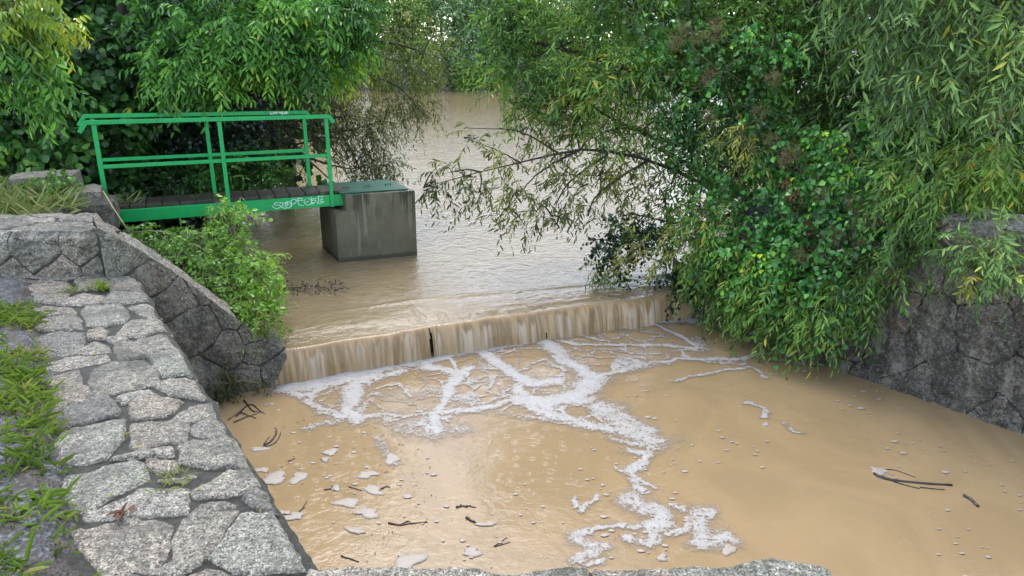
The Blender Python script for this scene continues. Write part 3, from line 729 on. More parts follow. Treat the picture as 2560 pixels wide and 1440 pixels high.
# two rough stones where the bridge lands
def rock(mb, c, s, rot, seed, n=22):
    u = np.linspace(-1, 1, n)
    for ax in range(3):
        for sg in (-1, 1):
            A, B = np.meshgrid(u, u, indexing='ij'); P = np.zeros(A.shape+(3,))
            P[..., ax] = sg; P[..., (ax+1) % 3] = A; P[..., (ax+2) % 3] = B*sg
            d = nrm(P); P = P*.8+d*.28
            k = 1+.22*(fbm(P[..., 0]*2+P[..., 2]*1.3+seed, P[..., 1]*2-P[..., 2]*1.7+seed, seed, 4)-.47)
            P = P*k[..., None]*np.array(s)
            cr, sr = math.cos(rot), math.sin(rot)
            P = np.stack([P[..., 0]*cr-P[..., 1]*sr+c[0], P[..., 0]*sr+P[..., 1]*cr+c[1], P[..., 2]+c[2]], -1)
            mb.add(P.reshape(-1, 3), grid_faces(n, n))
def rock_thing(label, c, s, rot, seed, mat='stone_mid'):
    mb = MB(); rock(mb, c, s, rot, seed)
    o = mb.build('stone_block', M[mat], None, True); n = len(o.data.vertices)
    for k, val in (('stone', 1.0), ('tone', .45)):
        a = o.data.attributes.new(k, 'FLOAT', 'POINT'); a.data.foreach_set('value', np.full(n, val, np.float32))
    return tag(o, label, 'stone', 'rough stones at the foot of the bridge')
rock_thing('squared grey stone touching the left foot of the green bridge', at_y(222, 505, 8.6), (.16, .28, .16), .45, 2)
rock_thing('mossy top stone behind the creeper at the far end of the wall', at_y(120, 470, 8.75), (.33, .3, .17), .35, 5)
rock_thing('lower dark stone wedged under the two blocks beside the bridge foot', at_y(205, 540, 8.5), (.36, .3, .17), .4, 9, 'stone_dark')

# right wall
def wall_top(u): return .25+1.06*sstep(.2, 2.2, u)
rw = thing('stone_wall', 'tall dark rubble wall of wet granite along the right side of the pool', 'stone wall', (3.4, 7.3, ZP))
Lr = 9.0
us = np.arange(-.4, Lr, .016); hs_ = np.arange(-1.1, 1.32, .016); Ug, Hg = np.meshgrid(us, hs_, indexing='ij'); Hg = -1.1+(Hg+1.1)*(wall_top(Ug)+1.1)/2.41
sr = jitter_seeds(9.5, 2.5, .52, .40, 23); sr = [(a, b-1.1) for a, b in sr]
sdv, vi = voronoi_sd(Ug, Hg, sr, .05, 61)
rn = np.array([rd[1], -rd[0]]); rn = rn if rn[0] < 0 else -rn
lean = .10*(Hg+.42)
Pr = np.stack([RA[0]+rd[0]*Ug-rn[0]*lean, RA[1]+rd[1]*Ug-rn[1]*lean, Hg], -1)
wall_relief('wall_face', Pr, (rn[0], rn[1], 0), (Ug, Hg), sdv-.004, (vi*.377) % 1, M['stone_dark'], rw, 63, .010, .024, .042)
ts = np.arange(0, .62, .016); Ug, Tg = np.meshgrid(us, ts, indexing='ij')
sdv, vi = voronoi_sd(Ug*.8, Tg*1.2, jitter_seeds(8, 1.2, .5, .4, 3), .05, 7)
b_ = Tg+.17
Pc = np.stack([RA[0]+rd[0]*Ug-rn[0]*b_, RA[1]+rd[1]*Ug-rn[1]*b_, wall_top(Ug)+.05*(fbm(Ug*2, Tg*2, 9)-.4)-.04*sstep(.06, 0, Tg)], -1)
wall_relief('coping', Pc, (0, 0, 1), (Ug, Tg), sdv-.01, (vi*.377) % 1, M['stone_mid'], rw, 66, .03, .03, .02)
mb = MB()
for ua, ub_ in ((0, .8), (.8, 1.4), (1.4, 2.0), (2.0, Lr)):
    qd = [RA+rd*ua-rn*.2, RA+rd*ub_-rn*.2, RA+rd*ub_-rn*.72, RA+rd*ua-rn*.72]; mb.prism([tuple(p) for p in qd], -1.1, float(wall_top(np.array(ua)))-.04)
mb.build('core', M['stone_dark'], rw)
# drain pipe
pp = on_plane(2258, 786, RA, RB)
mb = MB(); ax = np.array([rn[0], rn[1], -.12])
for ra, rb in ((.046, .046),):
    th = np.linspace(0, 2*math.pi, 25)[:-1]; A = nrm(np.cross(ax, [0, 0, 1])); B = np.cross(nrm(ax), A)
    ring = lambda r, d: [pp+ax*d+(A*math.cos(t)+B*math.sin(t))*r for t in th]
    V = ring(.046, -.35)+ring(.046, .03)+ring(.037, .03)+ring(.037, -.2); n = 24
    fs = [(k*n+i, k*n+(i+1) % n, (k+1)*n+(i+1) % n, (k+1)*n+i) for k in range(3) for i in range(n)]
    mb.add(V, fs)
    V = ring(.037, -.18); mb.add(V+[pp-ax*.18], None, [(i, (i+1) % n, n) for i in range(n)])
tag(mb.build('drain_pipe', M['pipe'], None, True), 'short grey drain pipe sticking out of the dark right wall', 'pipe')

# weir sill
LIP = .13
weir = thing('weir_wall', 'straight concrete weir sill under the brown sheet of falling water', 'weir', (0, 7.9, ZP))
mb = MB(); q0, q1 = FA+fu*(LIP+.02)-fd*.1, FB+fu*(LIP+.02)+fd*.3
mb.prism([tuple(q0), tuple(q1), tuple(q1+fu*.4), tuple(q0+fu*.4)], -1.1, -.24); mb.build('sill', M['concrete'], weir)

# pond with the drawn-down water at the crest
Lf = np.linalg.norm(FB-FA)
sw = np.arange(-.06, Lf+.12, .0125)
def lip_dev(s): return (fbm(s*1.3, s*0, 77, 3)-.45)*.16+(vnoise(s*4.2, s*0, 79)-.5)*.04
def pond_z(s, r):
    drw = -.045*np.exp(-(r/.20)**1.6)-.045*np.exp(-(r/.75)**1.6)
    env = np.exp(-(r/.75)**2)*sstep(.0, .15, r)
    wv = .030*(fbm(s*1.1+r*.4, r*6.5-s*.25, 19, 4)-.45)*env+.012*(fbm(s*3.1, r*3, 29, 3)-.45)*env
    rid = .012*np.exp(-((r-.62-.10*np.sin(s*1.1))/.05)**2)*sstep(.3, 1.2, s)
    return drw+wv+rid+.003*(fbm(s*6, r*9, 4, 3)-.45)*env
rr = np.concatenate([np.arange(0, 1.6, .014), np.geomspace(1.6, 62, 46)])
cols = np.concatenate([[-5.5, -4, -3, -2.2, -1.4, -.8, -.4, -.15], sw, [Lf+.4, Lf+1, Lf+2, Lf+3.4]])
Sg, Rg = np.meshgrid(cols, rr, indexing='ij')
base = FA[None, None]+fd*Sg[..., None]+fu*(LIP+lip_dev(Sg)*np.exp(-Rg))[..., None]
fan = np.clip(Rg-2, 0, 100)
ctr = (Sg-Lf/2)
PX = base[..., 0]+fu[0]*Rg*np.exp(-Rg/6)*1.0+np.sign(ctr)*np.abs(ctr/Lf)**1*fan*1.1
PY = base[..., 1]+fu[1]*Rg
inn = sstep(-.2, .05, Sg)*sstep(Lf+.25, Lf-.05, Sg)
PZ = pond_z(Sg, Rg)*inn
pond = mesh_np('pond_water', np.stack([PX, PY, PZ], -1), [grid_faces(len(cols), len(rr))], M['pond'], None, True); tag(pond, kind='structure')
# the far part needs no fan columns to meet the shore: it lies under the banks
# falling sheet
qs = np.linspace(0, 1, 46); Sg, Qg = np.meshgrid(sw, qs, indexing='ij')
st1 = fbm(Sg*7, Qg*.5, 91, 3)-.45; st2 = fbm(Sg*26, Qg*.8, 93, 2)-.38
fw = (.10*Qg**.65+.07*Qg)+(st1*.07+st2*.03)*sstep(0, .5, Qg)+.05*np.exp(-((Sg-.16)/.12)**2)*Qg
zl = pond_z(Sg, 0*Sg)*1.0
zz = zl-(.035+ .43)*(.10*Qg+.90*Qg**2.1)
b0 = FA[None, None]+fd*Sg[..., None]+fu*(LIP+lip_dev(Sg))[..., None]-fu*fw[..., None]
gf = grid_faces(len(sw), len(qs))
sc_ = (FA+0)
def s_of(px, py): p = at_z(px, py, -.2)[:2]; return (p-FA)@fd
si = gf[:, 0]//len(qs); qi = gf[:, 0] % len(qs); sv_ = sw[si]; qv = qs[qi]
s1, s2 = s_of(1077, 850), s_of(1357, 800)
keep = ~((np.abs(sv_-s1-.01) < .006+.016*qv) & (qv > .12)) & ~((np.abs(sv_-s2) < .006*qv) & (qv > .7))
fall = mesh_np('falling_water', np.stack([b0[..., 0], b0[..., 1], zz], -1), [gf[keep]], M['fall'], None, True,
               vattr={'along': Sg.ravel(), 'drop': Qg.ravel()}); tag(fall, kind='structure')
# pool
xs = np.concatenate([np.arange(-3.2, 5.5, .04), np.arange(5.5, 16, .3)]); ys = np.concatenate([np.arange(-8, 2, .3), np.arange(2, 9.3, .04)])
Xg, Yg = np.meshgrid(xs, ys, indexing='ij')
dw = (Xg-FA[0])*fu[0]+(Yg-FA[1])*fu[1]
am = np.exp(dw/1.1)*(dw < .3)
Zg = ZP+am*.028*(fbm(Xg*3.2, Yg*3.2, 55, 4)-.45)*2*sstep(0.3, -.2, dw)
pool = mesh_np('pool_water', np.stack([Xg, Yg, Zg], -1), [grid_faces(len(xs), len(ys))], M['pool'], None, True); tag(pool, kind='structure')

# ------------------------------------------------------------------ foam on the pool
FO = [  # (polyline over the pool, half width m, strength)
 ('290,609 350,579 430,579 520,554 620,539 700,529 780,501 870,491 930,476 990,461 1100,441 1170,434 1280,411 1380,381 1500,359 1620,339 1750,312 1900,309 2080,309', 0.11, 1.2),
 ('290,609 350,579 430,579 520,554 620,539 700,529 780,501 870,491 930,476 990,461 1100,441 1170,434 1280,411 1380,381 1500,359 1620,339 1750,312 1900,309 2080,309', 0.05, 1.1),
 ('330,612 450,592 560,572 660,562', 0.09, 1),
 ('300,625 380,640 450,600', 0.06, 0.9),
 ('400,660 450,700 560,730 640,742', 0.05, 0.75),
 ('600,590 588,640 580,700 620,750', 0.075, 1),
 ('620,590 720,560 800,540', 0.06, 0.95),
 ('700,620 800,592 832,645', 0.022, 0.8),
 ('860,490 960,530 1060,550 1110,530', 0.065, 1),
 ('1000,462 1040,520 1060,550', 0.03, 0.85),
 ('1060,550 1010,600 990,660 950,720 960,800', 0.06, 1),
 ('440,722 560,735 700,735 830,727 950,720', 0.035, 0.75),
 ('950,720 1080,720 1200,690 1320,670', 0.045, 0.85),
 ('800,785 900,762 960,800 1060,790', 0.1, 0.55),
 ('850,800 960,830 1000,800', 0.07, 0.5),
 ('1110,432 1180,470 1250,520 1320,570 1400,590 1490,580', 0.085, 1.1),
 ('1400,390 1480,440 1550,500 1620,550 1690,560', 0.12, 1.1),
 ('1300,410 1400,400', 0.07, 1),
 ('1690,560 1620,600 1560,660 1450,680 1330,668', 0.13, 1.1),
 ('1330,600 1345,665', 0.09, 1),
 ('1380,700 1480,730 1620,780 1730,800', 0.085, 0.85),
 ('1560,680 1660,655', 0.08, 0.95),
 ('1700,690 1760,760 1850,815 1905,850', 0.14, 0.78),
 ('1790,750 1900,800', 0.1, 0.75),
 ('1740,840 1860,860', 0.06, 0.7),
 ('1500,400 1580,422 1700,416 1850,416 2000,430 2120,440', 0.042, 1),
 ('1480,340 1600,372 1700,400', 0.03, 0.9),
 ('1830,300 1940,340 2030,382 2100,430', 0.048, 1),
 ('2090,390 2130,440', 0.1, 0.6),
 ('1690,560 1780,532 1900,502 2020,482 2150,482 2300,480 2400,462', 0.045, 0.85),
 ('2150,490 2300,500', 0.06, 0.6),
 ('2000,582 2100,560 2250,532 2330,512 2420,560', 0.03, 0.75),
 ('1700,330 1850,362 1950,372', 0.025, 0.75),
 ('1650,442 1800,452 1950,462', 0.022, 0.7),
 ('1600,470 1760,480 1900,490', 0.02, 0.6),
 ('1230,470 1320,440 1420,440', 0.02, 0.7),
 ('1360,520 1440,490 1520,540', 0.022, 0.75),
 ('1220,560 1190,620 1300,660', 0.022, 0.7),
 ('1080,580 1180,560 1220,560', 0.02, 0.7),
 ('1800,890 1885,900 1860,960 1820,990', 0.055, 0.8),
 ('1760,970 1850,1010 1925,1060', 0.026, 0.8),
 ('1840,1015 1870,1075', 0.06, 0.78),
 ('1810,1100 1840,1150 1920,1160 1970,1190 1920,1230', 0.085, 0.8),
 ('1640,1240 1720,1222 1850,1232', 0.034, 0.78),
 ('1640,1240 1560,1272 1620,1320 1690,1332 1560,1372', 0.055, 0.78),
 ('1600,1390 1680,1390', 0.03, 0.7),
 ('1780,1282 1880,1292 1925,1260', 0.055, 0.78),
 ('1980,1252 2060,1212 2140,1172', 0.032, 0.78),
 ('2130,1162 2120,1240 2100,1292 2230,1262', 0.065, 0.8),
 ('2020,1150 2070,1160', 0.035, 0.75),
 ('1570,1092 1600,1142 1675,1085', 0.026, 0.75),
 ('380,800 470,772 570,742', 0.05, 0.55),
 ('690,840 750,900', 0.055, 0.5),
 ('760,930 780,940', 0.035, 0.6),
 ('2320,680 2380,700 2402,742', 0.03, 0.78),
 ('2460,430 2500,470', 0.09, 0.65),
 ('2330,410 2480,425', 0.05, 0.55),
]
FO = [(p, hw*(1.25 if float(p.split(',')[0]) < 1250 else 1.1), k+(.13 if k < .9 else .03)) for p, hw, k in FO]
FO = [([(550+float(a.split(',')[0])/1.767, 625+float(a.split(',')[1])/1.767) for a in p.split()], hw, k) for p, hw, k in FO]
FO += [([(1870,1008),(1900,1020),(1910,1035)], .03, .75), ([(1960,1055),(1985,1075),(2010,1078)], .028, .8), ([(1765,806),(1850,842),(1900,862),(1960,884),(2060,914)], .06, .6), ([(1940,904),(2060,912)], .08, .65)]
fx = np.arange(-2.95, 4.2, .0125); fy = np.arange(4.0, 9.2, .0125); Xg, Yg = np.meshgrid(fx, fy, indexing='ij')
wxx = Xg+(fbm(Xg*4, Yg*4, 81, 5)-.46)*.20; wyy = Yg+(fbm(Xg*4+7, Yg*4+3, 85, 5)-.46)*.20
dens = np.zeros(Xg.shape); near_ = np.full(Xg.shape, 9.0)
for pl, hw, sg in FO:
    pts = [tuple(at_z(x, y, ZP)[:2]) for x, y in pl]; a = np.array(pts)
    m = (Xg > a[:, 0].min()-.6) & (Xg < a[:, 0].max()+.6) & (Yg > a[:, 1].min()-.6) & (Yg < a[:, 1].max()+.6)
    d = seg_dist(wxx[m], wyy[m], pts); v = sg*(.30*sstep(hw*2.6, hw*.8, d)+.66*sstep(hw*1.35, hw*.15, d))
    dens[m] = np.maximum(dens[m], v)
    if hw > .04: near_[m] = np.minimum(near_[m], d)
seedsf = np.random.default_rng(3).uniform([-2.6, 5.6], [3.2, 9.0], (260, 2))
region = poly_sd(Xg, Yg, [tuple(at_z(x, y, ZP)[:2]) for x, y in [(700,975),(1070,890),(1600,800),(1760,872),(1850,892),(1600,935),(1450,980),(1640,1110),(1180,1040),(1080,1095),(800,1060)]])
mreg = region > -.05
sdv = np.zeros(Xg.shape); sdv[mreg], _ = voronoi_sd(wxx[mreg], wyy[mreg], [tuple(p) for p in seedsf], .10, 2)
web = np.where(mreg, (sstep(.034, .002, sdv)*.85*(.55+.9*fbm(Xg*3, Yg*3, 17, 2)))*sstep(-.02, .15, region)*sstep(.65, .1, near_), 0)
dens = np.maximum(dens, web)
dens = np.maximum(dens, np.where(mreg, .33*sstep(.32, .03, near_)*sstep(-.02, .1, region), 0))
gf = grid_faces(len(fx), len(fy)); dv = dens.ravel()
k = dv[gf].max(1) > .03; gf = gf[k]; used, inv = np.unique(gf, return_inverse=True)
dwf = (Xg-FA[0])*fu[0]+(Yg-FA[1])*fu[1]; amf = np.exp(dwf/1.1)*(dwf < .3)
Zf = ZP+amf*.028*(fbm(Xg*3.2, Yg*3.2, 55, 4)-.45)*2*sstep(0.3, -.2, dwf)+.008+.012*np.clip(dens, 0, 1)*sstep(.7, 1.1, dens)*fbm(Xg*16, Yg*16, 6, 3)
VV = np.stack([Xg, Yg, Zf], -1).reshape(-1, 3)[used]
fo = mesh_np('foam', VV, [inv.reshape(-1, 4)], M['foam'], None, True, vattr={'dens': dv[used]}); tag(fo, kind='stuff', label='white foam web spreading over the brown pool below the weir', cat='foam')
# specks of froth drifting on the pool
nsp = 900; r_ = np.random.default_rng(8); pts = r_.uniform([-2.6, 3.9], [4.6, 8.3], (nsp, 2))
okp = poly_sd(pts[:, 0], pts[:, 1], [(-1.0, 3.9), (-2.5, 6.3), (-2.3, 6.7), (2.3, 8.6), (4.4, 5.8), (4.4, 3.9)]) > .05
wgt = fbm(pts[:, 0]*1.1, pts[:, 1]*1.1, 12, 3); okp &= (wgt > .42)
mb = MB(); th = np.arange(7)*2*math.pi/7
for x, y in pts[okp]:
    r0 = abs(r_.normal(.006, .006))+.003; rad = r0*(.7+.5*r_.random(7)); V = np.stack([x+rad*np.cos(th)*1.5, y+rad*np.sin(th), np.full(7, ZP+.007)], -1)
    mb.add(np.vstack([V, [x, y, ZP+.007+r0*.4]]), None, [(i, (i+1) % 7, 7) for i in range(7)])
tag(mb.build('froth_specks', M['raft'], None, True), 'tiny pale froth bubbles scattered over the brown pool', 'foam', kind='stuff')
# crumbs of bark and leaf collecting along the left wall
nsp = 420; pts = np.array([at_z(x, y, ZP)[:2] for x, y in zip(r_.uniform(560, 1120, nsp), 990+420*r_.random(nsp)**1.1)])
okp = (((pts[:, 0]-WA[0])*wn_[0]+(pts[:, 1]-WA[1])*wn_[1]) < -.02) & (pts[:, 1] > 2.6) & (fbm(pts[:, 0]*2.3, pts[:, 1]*2.3, 41, 3) > .46)
P_ = np.column_stack([pts[okp], np.full(okp.sum(), ZP+.006)]); a_ = r_.uniform(0, 6.28, len(P_))
v_, f_, t_2 = leaves_np(P_, np.stack([np.cos(a_), np.sin(a_), 0*a_], -1), np.tile([0, 0, 1.], (len(P_), 1)), .008+.035*r_.random(len(P_))**3, .004+.006*r_.random(len(P_)), np.full(len(P_), .3), .5, .4, .3, .1)
tag(mesh_np('debris', v_, [f_], M['deadwood'], None), 'dark crumbs of bark and leaf drifting beside the pale wall', 'debris', kind='stuff')
# separate rafts of foam
RAFTS = [
 ((685, 1197), (.085, .05), 'larger of the two ragged foam rafts by the left wall'), ((746, 1195), (.06, .045), 'two lobed foam raft just right of the larger raft by the wall'),
 ((654, 1176), (.04, .028), 'small foam raft touching the left wall edge above the pair'), ((648, 1124), (.05, .03), 'foam raft beside the dark twig tangle near the left wall'),
 ((826, 1131), (.055, .03), 'pointed oval foam raft above the short black sticks'), ((812, 1150), (.03, .02), 'small round foam raft under the pointed oval one'),
 ((918, 1187), (.065, .035), 'crumbly foam raft with a dimpled surface left of the pool centre'), ((932, 1226), (.08, .03), 'long foam raft caught between two dark twigs'),
 ((866, 1258), (.095, .03), 'slanting banana shaped foam raft'), ((918, 1283), (.07, .04), 'heart shaped foam raft below the slanting one'),
 ((735, 1292), (.06, .03), 'foam raft lying against a dark twig by the left wall'), ((708, 1283), (.035, .02), 'little foam raft beside the wall corner stone'),
 ((886, 1328), (.055, .02), 'flat oval foam raft near the front wall'), ((1020, 1405), (.075, .06), 'foam raft pressed against the near granite edge'),
 ((980, 1148), (.06, .045), 'torn foam raft below the left foam tongue'), ((1180, 1382), (.055, .03), 'crinkled foam raft in front of the near wall centre'),
 ((1216, 1312), (.05, .018), 'thin foam raft below the dark floating leaf litter'), ((1822, 1375), (.04, .035), 'foam raft right of the star shaped foam patch near the front'),
 ((1655, 1395), (.035, .02), 'tiny foam raft left of the near lichen stone'), ((1915, 1062), (.03, .02), 'small foam raft left of the curved foam streak at mid pool'),
 ((2198, 1178), (.06, .03), 'bright foam clot at the left end of the floating branch'), ((840, 1222), (.035, .022), 'foam raft with a hooked twig on its left side')]
for i, ((px, py), (hx, hy), lab) in enumerate(RAFTS):
    c = at_z(px, py, ZP); n = 30; th = np.arange(n)*2*math.pi/n; r2 = np.random.default_rng(100+i)
    rad = 1+.26*np.sin(th*2+r2.uniform(0, 6))+.17*np.sin(th*3+r2.uniform(0, 6))+.10*np.sin(th*5+r2.uniform(0, 6))+.05*r2.normal(size=n)
    ro = r2.uniform(-.5, .5); L = [np.array([c])+0]
    rings = []
    for k, hgt in ((1, .003), (.93, .008), (.6, .010), (.25, .011)):
        ex = hx*1.25*rad*k*np.cos(th); ey = hy*1.5*rad*k*np.sin(th)
        rings.append(np.stack([c[0]+ex*math.cos(ro)-ey*math.sin(ro), c[1]+ex*math.sin(ro)+ey*math.cos(ro), np.full(n, ZP+hgt)+r2.normal(size=n)*.0008], -1))
    V = np.vstack(rings+[[[c[0], c[1], ZP+.011]]])
    f4 = [(k*n+j, k*n+(j+1) % n, (k+1)*n+(j+1) % n, (k+1)*n+j) for k in range(3) for j in range(n)]
    f3 = [(3*n+j, 3*n+(j+1) % n, 4*n) for j in range(n)]
    tag(mesh_np('foam_raft', V, [f4, f3], M['raft'], None, True), lab, 'foam', 'foam rafts adrift on the pool')

# ------------------------------------------------------------------ floating wood
def wood(name, label, cat, segs, mat='deadwood', z=ZP, group=None, zoff=.004):
    mb = MB()
    for pl, r0, r1 in segs:
        pts = [at_z(x, y, z+zoff+(dz if len(p) > 2 else 0)) for p in pl for x, y, dz in [tuple(p)+(0,)*(3-len(p))]]
        c = curve_pts(pts, 14) if len(pts) > 2 else np.linspace(pts[0], pts[1], 5)
        c = c+rng.normal(size=c.shape)*r0*.25
        mb.tube(c, r0, r1, 6)
    return tag(mb.build(name, M[mat], None, True), label, cat, group)
GW = 'bits of wood floating in the pool'
wood('floating_branch', 'long split branch floating at the right of the pool', 'branch', [([(2185,1185),(2230,1200),(2300,1207),(2380,1213)], .012, .010), ([(2190,1190),(2215,1198),(2265,1213),(2300,1222)], .007, .003), ([(2200,1172),(2240,1176),(2290,1194)], .004, .002), ([(2300,1218),(2335,1222),(2362,1224)], .005, .003)], group=GW)
wood('stick', 'short thick black stick right of the long floating branch', 'stick', [([(2411,1240),(2428,1250),(2443,1265)], .013, .012)], group=GW)
wood('stick', 'knobbly dark stick lying level in the near pool', 'stick', [([(972,1308),(1000,1312),(1035,1307),(1068,1305)], .007, .004), ([(1000,1312),(1020,1303),(1030,1310)], .006, .003)], group=GW)
wood('stick', 'straight black stick near the left wall under the twig tangle', 'stick', [([(720,1154),(737,1147)], .008, .006)], group=GW)
wood('twig_tangle', 'dark tangle of twigs against the wall below the weir', 'twigs', [([(585,1055),(620,1040),(660,1030)], .006, .003), ([(590,1040),(625,1010),(655,1032),(665,1035)], .007, .003), ([(600,1030),(640,1045)], .005, .003), ([(570,1050),(610,1020)], .004, .002), ([(610,1000),(630,1025),(650,1030)], .008, .003)], group=GW)
wood('twig_tangle', 'hooked black twig bundle with foam stuck to it near the left wall', 'twigs', [([(660,1115),(680,1100),(692,1080),(688,1070)], .012, .005), ([(665,1118),(690,1105),(702,1082)], .008, .004), ([(660,1110),(675,1090)], .006, .003)], group=GW)
wood('twig', 'forked twig leaning on a foam raft by the left wall', 'twig', [([(730,1287),(752,1275),(768,1252)], .005, .002), ([(752,1275),(764,1268)], .003, .002)], group=GW)
wood('twig', 'hooked twig at the left of a small foam raft in the near pool', 'twig', [([(812,1224),(830,1222),(838,1228),(828,1214)], .006, .003)], group=GW)
wood('twig', 'thin straight twig left of the long foam raft', 'twig', [([(872,1217),(905,1226)], .004, .003)], group=GW)
wood('twig', 'dark twig at the right end of the long foam raft', 'twig', [([(950,1224),(965,1216),(975,1218)], .008, .004)], group=GW)
wood('twig', 'v shaped twig in front of the near wall centre', 'twig', [([(1234,1366),(1268,1343)], .004, .002), ([(1236,1366),(1276,1355)], .004, .002)], group=GW)
wood('twig', 'brown twig with a foam tip close to the near wall', 'twig', [([(853,1390),(885,1400),(897,1404)], .005, .003)], group=GW)
wood('twig_tangle', 'flat clump of dark litter in the pale reflection near the front', 'twigs', [([(1140,1268),(1165,1264),(1190,1268)], .008, .004), ([(1150,1262),(1170,1268)], .005, .003)], group=GW)
wood('stick', 'stubby dark knot of wood with froth just under the flat litter clump', 'stick', [([(1165,1292),(1180,1303),(1192,1308)], .011, .006)], group=GW)
wood('twig', 'tiny dark twig in open water left of the v shaped one', 'twig', [([(1140,1262),(1160,1268)], .004, .002)], group=GW) if False else None
wood('twig', 'thin twig riding over the crest of the weir', 'twig', [([(1030,760),(1046,778),(1066,792)], .005, .003)], z=-.01, mat='deadwood_pale', zoff=.02)
db = thing('dead_branch', 'dead brown branch with shrivelled leaves lying on the pond beside the bramble', 'branch', at_z(690, 725, 0))
mb = MB()
for pl, r0, r1 in [([(680,715,.03),(760,720,.03),(830,718,.03),(885,712,.02)], .008, .003), ([(690,728,.02),(770,724,.02),(870,728,.01)], .006, .003), ([(690,700,.12),(740,690,.12),(800,705,.06)], .006, .002), ([(800,716,.03),(815,695,.1),(825,685,.1)], .004, .002), ([(740,722,.02),(790,735,.01)], .004, .002)]:
    mb.tube(curve_pts([at_z(x, y, dz) for x, y, dz in pl], 12), r0, r1, 5)
mb.build('stem', M['deadwood_pale'], db, True)
Pd = np.array([at_z(x, y, .06) for x, y in zip(rng.uniform(690, 870, 190), rng.normal(716, 10, 190))])
v_, f_, t_2 = leaves_np(Pd, nrm(rng.normal(size=(190, 3))+[0, 0, -.4]), nrm(rng.normal(size=(190, 3))), np.full(190, .05), np.full(190, .014), np.full(190, .2))
mesh_np('leaves', v_, [f_], M['deadwood'], db, fattr={'tint': t_2})

# ------------------------------------------------------------------ concrete shaft with steel hatch
A_ = np.array([-2.41, 9.93]); B_ = np.array([-1.37, 10.33]); C_ = np.array([-2.86, 10.82]); D_ = B_+(C_-A_)
bx = (B_-A_)/np.linalg.norm(B_-A_); by = (C_-A_)/np.linalg.norm(C_-A_); LB = np.linalg.norm(B_-A_); LC = np.linalg.norm(C_-A_)
ZB = .94
shaft = thing('concrete_shaft', 'square stained concrete shaft rising from the pond at the end of the bridge', 'shaft', (A_[0], A_[1], 0))
mb = MB(); nt_ = .155
prof_ = [(0, -1.2), (LB, -1.2), (LB, ZB), (nt_, ZB), (nt_, .715), (0, .715)]
V = [np.append(A_+bx*a+by*o, z) for o in (0, LC) for a, z in prof_]
mb.add(V, [(i, (i+1) % 6, 6+(i+1) % 6, 6+i) for i in range(6)]+[(0, 1, 4, 5), (1, 2, 3, 4), (11, 10, 7, 6), (10, 9, 8, 7)])
mb.build('body', M['concrete'], shaft, False)
mb = MB()
h0, h1 = A_+bx*.10+by*.075, A_+bx*(LB-.07)+by*.075
h2, h3 = A_+bx*(LB-.07)+by*(LC-.03), A_+bx*.10+by*(LC-.03)
mb.prism([tuple(h0), tuple(h1), tuple(h2), tuple(h3)], ZB+.004, ZB+.022)
hatch = mb.build('hatch', M['plate'], shaft, False, .003)
for fx_, fy_ in ((.22, .36), (.5, .40), (.78, .42), (.45, .93)):
    c = A_+bx*LB*fx_+by*LC*fy_; z = ZB+.022
    mb = MB(); a = c-bx*.045; b = c+bx*.045
    mb.beam((*a, z+.024), (*b, z+.024), .014, .012); mb.beam((*(a+bx*.006), z-.001), (*(a+bx*.006), z+.018), .012, .012, (0, 1, 0)); mb.beam((*(b-bx*.006), z-.001), (*(b-bx*.006), z+.018), .012, .012, (0, 1, 0))
    mb.build('handle', M['plate'], hatch)
mb = MB(); c = A_+bx*.10+by*(LC-.10); mb.beam((*(c-bx*.06), ZB+.05), (*(c+bx*.02), ZB+.05), .03, .05); mb.beam((*c, ZB+.02), (*c, ZB+.10), .02, .02, (0, 1, 0)); mb.build('hinge', M['plate'], hatch)

# ------------------------------------------------------------------ green footbridge
BL, BR = np.array([-4.97, 9.02]), np.array([-2.33, 10.16]); bd = (BR-BL)/np.linalg.norm(BR-BL); bn = np.array([-bd[1], bd[0]]); BLn = np.linalg.norm(BR-BL)
bridge = thing('footbridge', 'bright green steel footbridge with plank deck leading to the concrete shaft', 'footbridge', (BL[0], BL[1], .77))
BW = .60
def bp(s, w_, z): p = BL+bd*s+bn*w_; return np.array([p[0], p[1], z])
def pt_s(px, py, off=0.0):
    a = BL+bn*off; p = on_plane(px, py, a, a+bd); return (p[:2]-BL)@bd, p[2]
for k, off in enumerate((0.0, BW)):
    mb = MB(); mb.beam(bp(.0, off+.02, .845), bp(BLn, off+.02, .845), .04, .155); bm = mb.build('side_beam', M['green_paint'], bridge, False, .004)
    if k == 0: beam_front = bm
